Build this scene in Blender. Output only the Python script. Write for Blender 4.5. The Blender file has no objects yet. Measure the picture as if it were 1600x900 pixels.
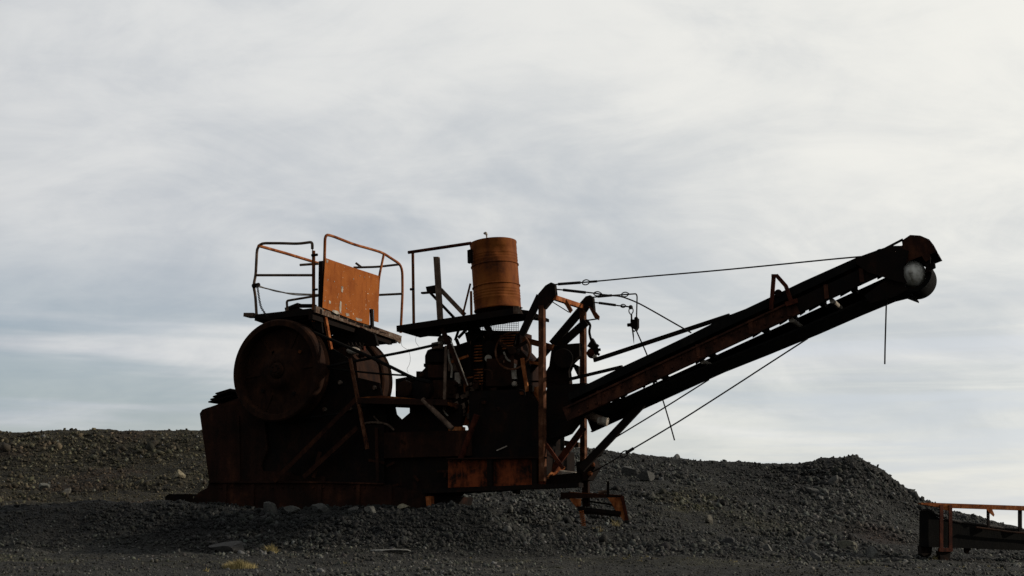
import bpy, bmesh, math, random
import numpy as np
from mathutils import Vector, Matrix
random.seed(7); rng = np.random.default_rng(11)
R = math.radians
sc = bpy.context.scene
col = sc.collection

# ------------------------------------------------------------------ camera
F = 2000.0; EYE = 3.0; PITCH = math.atan(385/F)
cd = bpy.data.cameras.new('camera'); cam = bpy.data.objects.new('camera', cd); col.objects.link(cam)
cd.lens = 45.0; cd.sensor_width = 36.0; cd.clip_start = 0.1; cd.clip_end = 20000
CAM = Vector((0, 0, EYE)); cam.location = CAM; cam.rotation_euler = (R(90)+PITCH, 0, 0)
sc.camera = cam
sc.view_settings.view_transform = 'Standard'; sc.view_settings.look = 'None'
sc.view_settings.exposure = 0; sc.view_settings.gamma = 1

# ------------------------------------------------------------------ sun and sky
SUN_AZ = R(5); SUN_EL = R(21)          # azimuth counted from +X (the right of the view) towards +Y
sdir = Vector((math.cos(SUN_AZ)*math.cos(SUN_EL), math.sin(SUN_AZ)*math.cos(SUN_EL), math.sin(SUN_EL)))
sl = bpy.data.lights.new('sun', 'SUN'); sl.energy = 4.4; sl.angle = R(0.9); sl.color = (1, 0.9, 0.76)
so = bpy.data.objects.new('sun', sl); col.objects.link(so); so.rotation_euler = (-sdir).to_track_quat('-Z', 'Y').to_euler(); so.location = (20, 0, 20)

world = bpy.data.worlds.new('World'); sc.world = world; world.use_nodes = True
nt = world.node_tree; nt.nodes.clear()
def N(t, **k):
    n = nt.nodes.new(t)
    for a, b in k.items(): setattr(n, a, b)
    return n
def L(a, b): nt.links.new(a, b)
def M(op, a, b=None, c=None, clamp=False):
    n = nt.nodes.new('ShaderNodeMath'); n.operation = op; n.use_clamp = clamp
    for i, v in enumerate((a, b, c)):
        if v is None: continue
        if isinstance(v, (int, float)): n.inputs[i].default_value = v
        else: nt.links.new(v, n.inputs[i])
    return n.outputs[0]
def mapr(v, a, b, c=0.0, d=1.0, smooth=True):
    n = nt.nodes.new('ShaderNodeMapRange'); n.interpolation_type = 'SMOOTHSTEP' if smooth else 'LINEAR'
    nt.links.new(v, n.inputs[0])
    for i, x in enumerate((a, b, c, d)): n.inputs[i+1].default_value = x
    return n.outputs[0]
def mixc(f, a, b, mode='MIX'):
    n = nt.nodes.new('ShaderNodeMix'); n.data_type = 'RGBA'; n.blend_type = mode
    if isinstance(f, (int, float)): n.inputs[0].default_value = f
    else: nt.links.new(f, n.inputs[0])
    for i, v in ((6, a), (7, b)):
        if isinstance(v, tuple): n.inputs[i].default_value = (*v[:3], 1)
        else: nt.links.new(v, n.inputs[i])
    return n.outputs[2]
def noise(vec, scale, detail=4, rough=0.5, dist=0.0, dim='3D'):
    n = nt.nodes.new('ShaderNodeTexNoise'); n.inputs['Scale'].default_value = scale
    n.inputs['Detail'].default_value = detail; n.inputs['Roughness'].default_value = rough; n.inputs['Distortion'].default_value = dist
    nt.links.new(vec, n.inputs['Vector']); return n.outputs['Fac']
tc = N('ShaderNodeTexCoord'); gen = tc.outputs['Generated']
sky = N('ShaderNodeTexSky', sky_type='NISHITA'); sky.sun_disc = False
sky.sun_elevation = SUN_EL; sky.sun_rotation = R(90) - SUN_AZ
sky.air_density = 1.0; sky.dust_density = 1.5; sky.ozone_density = 1.5
bgsky = N('ShaderNodeBackground'); L(sky.outputs[0], bgsky.inputs[0]); bgsky.inputs[1].default_value = 0.10
sx = N('ShaderNodeSeparateXYZ'); L(gen, sx.inputs[0])
z = M('MAXIMUM', sx.outputs[2], 0.0)
def sheet(off, turn, sq, loc):            # a cloud sheet overhead, seen in perspective
    den = M('ADD', z, off); c_ = N('ShaderNodeCombineXYZ'); L(M('DIVIDE', sx.outputs[0], den), c_.inputs[0]); L(M('DIVIDE', sx.outputs[1], den), c_.inputs[1])
    r_ = N('ShaderNodeMapping'); r_.inputs['Rotation'].default_value = (0, 0, R(turn)); r_.inputs['Scale'].default_value = (sq, 1.0, 1); r_.inputs['Location'].default_value = loc
    L(c_.outputs[0], r_.inputs[0]); return r_.outputs[0]
P = sheet(0.42, 40, 0.72, (2.2, 5.6, 0)); P2 = sheet(0.30, 20, 0.6, (4.1, 9.3, 0))
n1 = noise(P, 1.9, 7, 0.52, 0.6)
n2 = noise(P, 5.5, 8, 0.60, 0.9)
n3 = noise(P2, 0.7, 3, 0.5, 0.3)
n4 = noise(P2, 9.0, 6, 0.62, 0.8)
bri = M('ADD', M('ADD', M('MULTIPLY', n1, 0.42), M('MULTIPLY', n4, 0.14)), M('ADD', M('MULTIPLY', n2, 0.28), M('MULTIPLY', n3, 0.30)))
bri = mapr(bri, 0.45, 0.68, 0.0, 1.0)
cloud = mixc(bri, (0.545, 0.570, 0.605), (0.79, 0.785, 0.77))
# brighter and warmer towards the sun, darker away from it
dt = N('ShaderNodeVectorMath', operation='DOT_PRODUCT'); L(gen, dt.inputs[0]); dt.inputs[1].default_value = (math.cos(R(22)), math.sin(R(22)), 0)
side = dt.outputs['Value']
gain = M('ADD', 0.925, M('MULTIPLY', side, 0.30))
warm = mapr(side, -0.1, 0.8, 0.0, 1.0)
cloud = mixc(1.0, cloud, mixc(warm, (0.975, 0.995, 1.02), (1.0, 0.995, 0.955)), 'MULTIPLY')
# low bands near the horizon
hb = N('ShaderNodeCombineXYZ'); L(M('MULTIPLY', sx.outputs[0], 1.5), hb.inputs[0]); L(M('MULTIPLY', sx.outputs[1], 1.5), hb.inputs[1]); L(M('MULTIPLY', sx.outputs[2], 21.0), hb.inputs[2])
nb = noise(hb.outputs[0], 1.35, 7, 0.55, 0.45)
low = mapr(sx.outputs[2], 0.10, 0.20, 1.0, 0.0)
band = M('MULTIPLY', mapr(nb, 0.47, 0.62), low)
cloud = mixc(M('MULTIPLY', band, 0.75), cloud, mixc(warm, (0.47, 0.53, 0.61), (0.62, 0.65, 0.69)))
band2 = M('MULTIPLY', mapr(nb, 0.50, 0.40), low)
cloud = mixc(M('MULTIPLY', band2, M('MULTIPLY', warm, 0.6)), cloud, (0.80, 0.79, 0.74))
bgc = N('ShaderNodeBackground'); L(cloud, bgc.inputs[0]); L(gain, bgc.inputs[1])
# thin places where blue sky shows through
thin = M('MULTIPLY', mapr(n1, 0.44, 0.30), mapr(sx.outputs[2], 0.52, 0.14))
thin2 = M('MULTIPLY', mapr(noise(hb.outputs[0], 0.8, 5, 0.5, 0.5), 0.44, 0.56), mapr(sx.outputs[2], 0.25, 0.13))
thin = M('MULTIPLY', M('MAXIMUM', M('MULTIPLY', thin, 0.8), thin2), M('SUBTRACT', 0.60, M('MULTIPLY', warm, 0.48)))
ms = N('ShaderNodeMixShader'); L(thin, ms.inputs[0]); L(bgc.outputs[0], ms.inputs[1]); L(bgsky.outputs[0], ms.inputs[2])
wo = N('ShaderNodeOutputWorld'); L(ms.outputs[0], wo.inputs[0])

# ------------------------------------------------------------------ materials
def begin(name):
    global nt
    m = bpy.data.materials.new(name); m.use_nodes = True; nt = m.node_tree; nt.nodes.clear()
    b = N('ShaderNodeBsdfPrincipled'); o = N('ShaderNodeOutputMaterial'); L(b.outputs[0], o.inputs[0])
    return m, b
def bump(b, h, strength, dist):
    n = N('ShaderNodeBump'); n.inputs['Strength'].default_value = strength; n.inputs['Distance'].default_value = dist
    L(h, n.inputs['Height']); L(n.outputs[0], b.inputs['Normal'])
def geo_pos():
    return N('ShaderNodeNewGeometry').outputs['Position']
def streaked(v):
    m = N('ShaderNodeMapping'); m.inputs['Scale'].default_value = (1, 1, 0.22); L(v, m.inputs[0]); return m.outputs[0]
def rust(name, dark, mid, bright, amount=0.5, scale=5.0, rough=0.88, spec=0.06, bmp=0.5, k=0.55):
    dark, mid, bright = [tuple(c*k for c in x) for x in (dark, mid, bright)]
    m, b = begin(name); p = geo_pos()
    a = noise(p, scale, 8, 0.62, 0.4); f = noise(streaked(p), scale*3.2, 6, 0.6); g = noise(p, scale*14, 4, 0.6)
    t = M('ADD', M('MULTIPLY', a, 0.6), M('ADD', M('MULTIPLY', f, 0.3), M('MULTIPLY', g, 0.1)))
    c = mixc(mapr(t, 0.38, 0.38+0.24*(1.2-amount)), dark, mid)
    c = mixc(mapr(t, 0.60-0.2*amount, 0.74-0.14*amount), c, bright)
    L(c, b.inputs['Base Color']); b.inputs['Roughness'].default_value = rough
    b.inputs['Specular IOR Level'].default_value = spec
    bump(b, M('ADD', g, M('MULTIPLY', a, 2.0)), bmp, 0.006)
    return m
MT = {}
MT['rust'] = rust('rusty_steel', (0.055, 0.016, 0.007), (0.13, 0.040, 0.012), (0.24, 0.078, 0.022), 0.5)
MT['rail'] = rust('rusty_rail', (0.09, 0.024, 0.008), (0.21, 0.062, 0.018), (0.36, 0.145, 0.055), 0.6, 9, k=0.75)
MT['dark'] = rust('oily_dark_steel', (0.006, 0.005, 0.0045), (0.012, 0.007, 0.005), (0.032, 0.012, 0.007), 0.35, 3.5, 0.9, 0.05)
MT['maroon'] = rust('dark_red_rusted_plate', (0.009, 0.005, 0.0035), (0.025, 0.0100, 0.0060), (0.075, 0.027, 0.013), 0.38, 2.4, 0.9, 0.05, k=0.65)
MT['beam'] = rust('brown_rusted_beam', (0.012, 0.006, 0.004), (0.034, 0.013, 0.008), (0.080, 0.028, 0.014), 0.55, 4.0, 0.9, 0.05, k=0.85)
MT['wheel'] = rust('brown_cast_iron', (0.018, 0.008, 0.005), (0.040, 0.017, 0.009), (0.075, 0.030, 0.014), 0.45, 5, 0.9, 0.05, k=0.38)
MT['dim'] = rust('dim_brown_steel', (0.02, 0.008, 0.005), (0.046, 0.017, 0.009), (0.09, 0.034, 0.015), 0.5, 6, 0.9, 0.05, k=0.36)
MT['drum'] = rust('orange_rusted_drum_steel', (0.07, 0.020, 0.007), (0.23, 0.062, 0.012), (0.34, 0.105, 0.020), 0.6, 2.4, 0.75, 0.06, 0.3, 0.46)
MT['chassis'] = rust('faded_orange_red_paint', (0.010, 0.007, 0.005), (0.22, 0.050, 0.017), (0.26, 0.064, 0.021), 0.30, 5.5, 0.85, 0.05, k=0.55)
MT['ridge'] = rust('peeling_painted_edge', (0.10, 0.05, 0.03), (0.28, 0.20, 0.15), (0.50, 0.45, 0.38), 0.35, 14, k=0.33)
MT['wood'] = rust('weathered_board', (0.06, 0.04, 0.028), (0.13, 0.085, 0.06), (0.24, 0.17, 0.12), 0.5, 7)
MT['black'] = rust('black_rubber', (0.006, 0.006, 0.006), (0.010, 0.009, 0.008), (0.020, 0.017, 0.014), 0.3, 5, 0.95, 0.03)
MT['wire'] = rust('dark_wire_rope', (0.008, 0.007, 0.006), (0.018, 0.013, 0.010), (0.03, 0.02, 0.014), 0.4, 30, 0.8, 0.2)
MT['pale'] = rust('pale_worn_metal', (0.20, 0.15, 0.11), (0.34, 0.29, 0.23), (0.52, 0.48, 0.40), 0.6, 12, 0.7, 0.3)
MT['pulley'] = rust('worn_white_pulley_steel', (0.14, 0.13, 0.10), (0.38, 0.37, 0.33), (0.58, 0.57, 0.52), 0.62, 6, 0.6, 0.3, 0.3, 1.0)
MT['redpost'] = rust('red_brown_post', (0.03, 0.008, 0.005), (0.08, 0.020, 0.010), (0.15, 0.040, 0.016), 0.5, 6, k=0.45)
MT['post'] = rust('rusty_post_steel', (0.03, 0.011, 0.006), (0.09, 0.034, 0.015), (0.20, 0.10, 0.06), 0.5, 8, k=0.6)
def panel_mat():
    m, b = begin('orange_primer_sheet'); p = geo_pos()
    a = noise(p, 2.2, 7, 0.62, 0.4); st = noise(streaked(p), 14, 6, 0.62); g = noise(p, 40, 3)
    c = mixc(mapr(a, 0.34, 0.66), (0.150, 0.040, 0.007), (0.200, 0.059, 0.011))
    c = mixc(M('MULTIPLY', mapr(st, 0.50, 0.72), 0.65), c, (0.10, 0.022, 0.004))
    c = mixc(M('MULTIPLY', mapr(noise(p, 5, 6, 0.7), 0.60, 0.74), 0.7), c, (0.055, 0.016, 0.006))
    s = noise(p, 26, 3, 0.6)
    sz = N('ShaderNodeSeparateXYZ'); L(p, sz.inputs[0])
    edge = mapr(sz.outputs[2], EYE+2.98, EYE+2.62)
    ch = mapr(M('ADD', s, M('MULTIPLY', edge, 0.10)), 0.67, 0.71)
    ch = M('MULTIPLY', ch, mapr(noise(p, 3.0, 2), 0.36, 0.56))
    c = mixc(ch, c, (0.36, 0.30, 0.22))
    L(c, b.inputs['Base Color']); b.inputs['Roughness'].default_value = 0.8; b.inputs['Specular IOR Level'].default_value = 0.05
    bump(b, M('ADD', M('MULTIPLY', noise(p, 3.5, 3), 9.0), M('ADD', a, M('ADD', ch, g))), 0.35, 0.006); return m
MT['panel'] = panel_mat()
def stone_mat():
    m, b = begin('broken_stone'); at = N('ShaderNodeAttribute'); at.attribute_name = 'tone'
    p = geo_pos(); n = noise(p, 35, 6, 0.65); n2_ = noise(p, 120, 3, 0.6)
    c = mixc(1.0, at.outputs['Color'], mixc(mapr(n, 0.3, 0.72), (0.62, 0.62, 0.62), (1.35, 1.33, 1.28)), 'MULTIPLY')
    L(c, b.inputs['Base Color']); b.inputs['Roughness'].default_value = 0.92; b.inputs['Specular IOR Level'].default_value = 0.2
    bump(b, M('ADD', n, n2_), 0.7, 0.01); return m
MT['stone'] = stone_mat()
def ground_mat():
    m, b = begin('dark_gravel_ground'); at = N('ShaderNodeAttribute'); at.attribute_name = 'tone'
    p = geo_pos(); n = noise(p, 9, 8, 0.7); v = N('ShaderNodeTexVoronoi'); v.inputs['Scale'].default_value = 30; L(p, v.inputs['Vector'])
    v2 = N('ShaderNodeTexVoronoi'); v2.inputs['Scale'].default_value = 75; L(p, v2.inputs['Vector'])
    k = mixc(mapr(n, 0.3, 0.7), (0.6, 0.6, 0.6), (1.3, 1.28, 1.22))
    k2 = mixc(mapr(v.outputs['Color'], 0.2, 0.9), (0.6, 0.6, 0.62), (1.5, 1.46, 1.38))
    c = mixc(1.0, mixc(1.0, at.outputs['Color'], k, 'MULTIPLY'), k2, 'MULTIPLY')
    L(c, b.inputs['Base Color']); b.inputs['Roughness'].default_value = 0.96; b.inputs['Specular IOR Level'].default_value = 0.15
    bump(b, M('SUBTRACT', M('MULTIPLY', n, 1.2), M('ADD', v.outputs['Distance'], M('MULTIPLY', v2.outputs['Distance'], 0.5))), 1.0, 0.03); return m
MT['ground'] = ground_mat()
def grass_mat():
    m, b = begin('dry_grass'); p = geo_pos(); n = noise(p, 12, 3)
    L(mixc(n, (0.10, 0.085, 0.028), (0.21, 0.16, 0.06)), b.inputs['Base Color']); b.inputs['Roughness'].default_value = 0.9; return m
MT['grass'] = grass_mat()

# ------------------------------------------------------------------ the machine's axes, and points on its planes
YAW = R(24)
wv = Vector((math.sin(YAW), math.cos(YAW), 0)); uv = Vector((math.cos(YAW), -math.sin(YAW), 0)); zv = Vector((0, 0, 1))
O = Vector((-1.53, 15.6, EYE))
fw = Vector((0, math.cos(PITCH), math.sin(PITCH))); up_ = Vector((0, -math.sin(PITCH), math.cos(PITCH)))
def ray(px, py): return fw*F + Vector((1, 0, 0))*(px-800) + up_*(450-py)
def pl(px, py, w):                # point of the machine's side plane at width w
    r = ray(px, py); return CAM + r*((w - (CAM-O).dot(wv))/r.dot(wv))
def pu(px, py, u):                # point of the machine's cross plane at length u
    r = ray(px, py); return CAM + r*((u - (CAM-O).dot(uv))/r.dot(uv))
def uof(p): return (p-O).dot(uv)
def wof(p): return (p-O).dot(wv)
def at(px, py, Y):
    r = ray(px, py); return CAM + r*(Y/r.y)
def pxm(w, px, py): return pl(px, py, w).y/F    # metres per photo pixel there
def sh(p, u=0, w=0, z=0): return p + uv*u + wv*w + zv*z

# ------------------------------------------------------------------ mesh builder
ORG = {}
def tag(o, label=None, cat=None, group=None, kind=None):
    if label: o['label'] = label
    if cat: o['category'] = cat
    if group: o['group'] = group
    if kind: o['kind'] = kind
    return o
def thing(name, loc, label, cat, group=None):
    o = bpy.data.objects.new(name, None); o.empty_display_size = 0.2; col.objects.link(o); o.location = loc; ORG[o.name] = Vector(loc)
    return tag(o, label, cat, group)
class MB:
    def __init__(s): s.v = []; s.f = []; s.sm = []
    def add(s, vs, fs, smooth=False):
        b = len(s.v); s.v += [Vector(v) for v in vs]
        for f in fs: s.f.append([b+i for i in f]); s.sm.append(smooth)
        return s
    def box(s, c, a, b, d):       # centre and three half vectors
        vs = [c+a*i+b*j+d*k for i in (-1, 1) for j in (-1, 1) for k in (-1, 1)]
        return s.add(vs, [(0,1,3,2),(4,6,7,5),(0,4,5,1),(2,3,7,6),(0,2,6,4),(1,5,7,3)])
    def bar(s, p, q, t, h, side=None, up=None):   # rectangular bar: t across (side), h along up
        d = (q-p); n = d.normalized(); side = side or wv
        sd = (side - n*side.dot(n))
        if sd.length < 0.05: sd = uv - n*uv.dot(n)
        sd.normalize(); u = n.cross(sd).normalized()
        return s.box((p+q)/2, d/2, sd*t/2, u*h/2)
    def channel(s, p, q, t, h, th=0.008, side=None, open_=1):   # U section with its back on one side
        n = (q-p).normalized(); side = side or wv
        sd = (side - n*side.dot(n)).normalized(); u = n.cross(sd).normalized()
        s.bar(p-sd*open_*(t/2-th/2), q-sd*open_*(t/2-th/2), th, h, side)
        for k in (-1, 1):
            c = u*k*(h/2-th/2)
            s.bar(p+c+sd*open_*th/2, q+c+sd*open_*th/2, t-th, th, side)
        return s
    def angle(s, p, q, t, th=0.008, side=None, k=1, m=1):
        n = (q-p).normalized(); side = side or wv
        sd = (side - n*side.dot(n)).normalized(); u = n.cross(sd).normalized()
        s.bar(p-sd*k*(t/2-th/2), q-sd*k*(t/2-th/2), th, t, side)
        s.bar(p+u*m*(t/2-th/2)+sd*k*th/2, q+u*m*(t/2-th/2)+sd*k*th/2, t-th, th, side)
        return s
    def tube(s, pts, r, seg=10, closed=False):
        n = len(pts); rings = []; prev = None
        for i, p in enumerate(pts):
            if closed: d = (pts[(i+1) % n]-pts[i-1])
            else: d = pts[min(i+1, n-1)]-pts[max(i-1, 0)]
            d.normalize()
            if prev is None:
                a = Vector((0,0,1)) if abs(d.z) < 0.9 else Vector((1,0,0)); a = (a-d*a.dot(d)).normalized()
            else: a = (prev-d*prev.dot(d)).normalized()
            prev = a; b = d.cross(a); rr = r[i] if isinstance(r, (list, tuple)) else r
            rings.append([p+(a*math.cos(2*math.pi*k/seg)+b*math.sin(2*math.pi*k/seg))*rr for k in range(seg)])
        vs = [v for rg in rings for v in rg]; fs = []
        for i in range(n if closed else n-1):
            j = (i+1) % n
            for k in range(seg): fs.append((i*seg+k, i*seg+(k+1) % seg, j*seg+(k+1) % seg, j*seg+k))
        s.add(vs, fs, True)
        if not closed:
            b = len(s.v)-n*seg
            s.f.append([b+k for k in range(seg)][::-1]); s.sm.append(False)
            s.f.append([b+(n-1)*seg+k for k in range(seg)]); s.sm.append(False)
        return s
    def prism(s, pts, d):         # flat outline pushed along d
        n = len(pts); vs = list(pts)+[p+d for p in pts]
        fs = [list(range(n)), list(range(2*n-1, n-1, -1))]+[(i, i+n, (i+1) % n+n, (i+1) % n) for i in range(n)]
        return s.add(vs, fs)
    def lathe(s, c, ax, prof, seg=48, smooth=True, closed=False):   # prof: (distance along axis, radius)
        ax = ax.normalized(); a = zv if abs(ax.z) < 0.9 else Vector((1,0,0)); a = (a-ax*a.dot(ax)).normalized(); b = ax.cross(a)
        vs = [c+ax*h+(a*math.cos(2*math.pi*k/seg)+b*math.sin(2*math.pi*k/seg))*max(r, 1e-4) for h, r in prof for k in range(seg)]
        n = len(prof); fs = []
        for i in range(n if closed else n-1):
            j = (i+1) % n
            for k in range(seg): fs.append((i*seg+k, i*seg+(k+1) % seg, j*seg+(k+1) % seg, j*seg+k))
        return s.add(vs, fs, smooth)
    def cyl(s, p, q, r, seg=20):
        h = (q-p).length; e = min(r, h)*0.08
        return s.lathe(p, q-p, [(0, 0), (0, r-e), (e, r), (h-e, r), (h, r-e), (h, 0)], seg, False if seg < 12 else True)
    def sphere(s, c, r, seg=16, sq=Vector((1,1,1))):
        vs = []; fs = []; m = seg//2
        for i in range(m+1):
            t = math.pi*i/m
            for k in range(seg):
                a = 2*math.pi*k/seg; vs.append(c+Vector((math.sin(t)*math.cos(a)*r*sq.x, math.sin(t)*math.sin(a)*r*sq.y, math.cos(t)*r*sq.z)))
        for i in range(m):
            for k in range(seg): fs.append((i*seg+k, (i+1)*seg+k, (i+1)*seg+(k+1) % seg, i*seg+(k+1) % seg))
        return s.add(vs, fs, True)
    def build(s, name, mat, parent=None, label=None, bev=0):
        mn = Vector((min(v.x for v in s.v), min(v.y for v in s.v), min(v.z for v in s.v)))
        mx = Vector((max(v.x for v in s.v), max(v.y for v in s.v), max(v.z for v in s.v)))
        c = (mn+mx)/2; c.z = mn.z
        me = bpy.data.meshes.new(name); me.from_pydata([v-c for v in s.v], [], s.f); me.validate(verbose=False)
        me.polygons.foreach_set('use_smooth', s.sm[:len(me.polygons)] + [False]*(len(me.polygons)-len(s.sm)))
        bm = bmesh.new(); bm.from_mesh(me)
        bmesh.ops.remove_doubles(bm, verts=bm.verts, dist=1e-5)
        bmesh.ops.recalc_face_normals(bm, faces=bm.faces); bm.to_mesh(me); bm.free()
        me.set_sharp_from_angle(angle=R(38))
        me.materials.append(MT[mat] if isinstance(mat, str) else mat)
        o = bpy.data.objects.new(name, me); col.objects.link(o)
        o.location = c - (ORG[parent.name] if parent else Vector((0,0,0)))
        if parent: o.parent = parent
        ORG[o.name] = c
        if bev:
            m = o.modifiers.new('bevel', 'BEVEL'); m.width = bev; m.segments = 2; m.limit_method = 'ANGLE'; m.angle_limit = R(40)
        if label: o['label'] = label
        return o
def spline(pts, n=8):
    out = []; P_ = [pts[0]]+list(pts)+[pts[-1]]
    for i in range(1, len(P_)-2):
        for k in range(n):
            t = k/n; a, b, c, d = P_[i-1], P_[i], P_[i+1], P_[i+2]
            out.append(0.5*((2*b)+(c-a)*t+(2*a-5*b+4*c-d)*t*t+(3*b-a-3*c+d)*t*t*t))
    out.append(pts[-1]); return out
def rnd(pts, r, n=5):             # polyline with rounded corners
    out = [pts[0]]
    for i in range(1, len(pts)-1):
        a = (pts[i-1]-pts[i]); b = (pts[i+1]-pts[i]); ra = min(r, a.length*0.45, b.length*0.45)
        p = pts[i]+a.normalized()*ra; q = pts[i]+b.normalized()*ra
        for k in range(n+1):
            t = k/n; out.append(p*(1-t)**2+pts[i]*2*t*(1-t)+q*t*t)
    out.append(pts[-1]); return out

# ------------------------------------------------------------------ ground
def vnoise(x, y, seed=0):
    xi = np.floor(x).astype(np.int64); yi = np.floor(y).astype(np.int64); xf = x-xi; yf = y-yi
    def h(a, b):
        n = (a*374761393+b*668265263+seed*1274126177) & 0xffffffff
        n = ((n ^ (n >> 13))*1274126177) & 0xffffffff
        return ((n ^ (n >> 16)) & 0xffff)/65535.0
    u = xf*xf*(3-2*xf); v = yf*yf*(3-2*yf)
    return (h(xi, yi)*(1-u)+h(xi+1, yi)*u)*(1-v)+(h(xi, yi+1)*(1-u)+h(xi+1, yi+1)*u)*v
def fbm(x, y, seed=0, octv=4):
    s = 0; a = 0.5; t = 0
    for k in range(octv): s = s+a*vnoise(x*2**k+k*17.3, y*2**k-k*9.1, seed+k); t += a; a *= 0.5
    return s/t-0.5
COLS = np.array([-900, -300, 0, 150, 300, 400, 500, 600, 700, 770, 830, 880, 950, 1050, 1100, 1150, 1240, 1300, 1340, 1385, 1440, 1490, 1600, 1900, 2500.])
def prow(pairs):
    a = np.array(pairs, float); return np.interp(COLS, a[:, 0], a[:, 1])
ROWS = [ # (Y, row of the photograph where the ground shows at that distance, by column)
 (8.0,  prow([(0, 906), (1600, 906)])),
 (12.6, prow([(0, 864), (600, 862), (1000, 868), (1600, 882)])),
 (13.3, prow([(-300, 846), (0, 838), (300, 836), (700, 838), (790, 846), (850, 856), (1100, 862), (1440, 878), (1600, 880)])),
 (14.5, prow([(-300, 800), (0, 796), (150, 782), (300, 788), (400, 797), (500, 802), (600, 801), (700, 790), (760, 793), (830, 832), (950, 838), (1100, 846), (1300, 862), (1440, 874), (1600, 874)])),
 (16.0, prow([(-300, 798), (0, 797), (300, 792), (500, 798), (640, 796), (700, 800), (830, 815), (950, 817), (1100, 822), (1300, 845), (1440, 866), (1600, 868)])),
 (18.5, prow([(0, 790), (300, 785), (600, 782), (830, 778), (1050, 782), (1200, 800), (1400, 832), (1490, 850), (1600, 860)])),
 (21.5, prow([(0, 732), (300, 728), (600, 722), (830, 722), (1050, 745), (1200, 757), (1340, 757), (1440, 810), (1490, 830), (1600, 845), (2500, 850)])),
 (24.0, prow([(-900, 690), (0, 679), (60, 678), (170, 674), (300, 678), (600, 678), (830, 697), (950, 706), (1050, 718), (1100, 723), (1240, 727), (1300, 721), (1340, 717), (1362, 719), (1385, 738), (1440, 781), (1490, 801), (1600, 829), (1900, 838)])),
]
def g_at(py, Y):
    y = F*math.cos(PITCH)-(450-py)*math.sin(PITCH); z_ = F*math.sin(PITCH)+(450-py)*math.cos(PITCH)
    return Y*z_/y
YS = np.array([0, 3, 5.5]+[r[0] for r in ROWS]+[26.5, 32, 50, 30000])
G = [np.full(len(COLS), -1.55), np.full(len(COLS), -1.25), np.full(len(COLS), -0.62)]+[g_at(r[1], r[0]) for r in ROWS]
G += [G[-1]*0.92-0.1, G[-1]*0.5-0.6, np.full(len(COLS), -4.0), np.full(len(COLS), -4.0)]
G = np.array(G)
def hfun(x, y):
    x = np.asarray(x, float); y = np.asarray(y, float)
    th = np.arctan2(x, y); rr = np.hypot(x, y); tcl = np.clip(th, -R(38), R(38)); Y = rr*np.cos(tcl)
    pc = np.clip(800+2030*np.tan(tcl), COLS[0], COLS[-1])
    ci = np.clip(np.searchsorted(COLS, pc)-1, 0, len(COLS)-2); cf = (pc-COLS[ci])/(COLS[ci+1]-COLS[ci])
    ri = np.clip(np.searchsorted(YS, Y, side='right')-1, 0, len(YS)-2); rf = np.clip((Y-YS[ri])/(YS[ri+1]-YS[ri]), 0, 1)
    def ev(r): return G[r, ci]*(1-cf)+G[r, ci+1]*cf
    n = len(YS); g1 = ev(ri); g2 = ev(ri+1); g0 = ev(np.maximum(ri-1, 0)); g3 = ev(np.minimum(ri+2, n-1))
    hh = YS[ri+1]-YS[ri]; hp = YS[np.maximum(ri, 1)]-YS[np.maximum(ri, 1)-1]; hn = YS[np.minimum(ri+2, n-1)]-YS[np.minimum(ri+1, n-2)]
    s = (g2-g1)/hh; sp = np.where(ri > 0, (g1-g0)/hp, s); sn = np.where(ri < n-2, (g3-g2)/np.maximum(hn, 1e-6), s)
    m1 = np.where(s*sp > 0, 2*s*sp/np.where(np.abs(s+sp) < 1e-9, 1, s+sp), 0); m2 = np.where(s*sn > 0, 2*s*sn/np.where(np.abs(s+sn) < 1e-9, 1, s+sn), 0)
    t = rf; g = (2*t**3-3*t**2+1)*g1+(t**3-2*t**2+t)*hh*m1+(-2*t**3+3*t**2)*g2+(t**3-t**2)*hh*m2
    back = np.clip((np.abs(th)-R(50))/R(60), 0, 1); back = back*back*(3-2*back)
    gb = np.interp(rr, [0, 8, 20, 60, 100], [-1.55, -1.4, -1.5, -4, -4]); g = g*(1-back)+gb*back
    amp = np.clip((rr-5)/10, 0.1, 1)*np.clip((60-rr)/20, 0, 1)
    g = g+amp*(fbm(x*0.8, y*0.8, 3)*0.16+fbm(x*2.6, y*2.6, 9)*0.10+fbm(x*9, y*9, 21, 3)*0.055)
    return g+EYE
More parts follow.
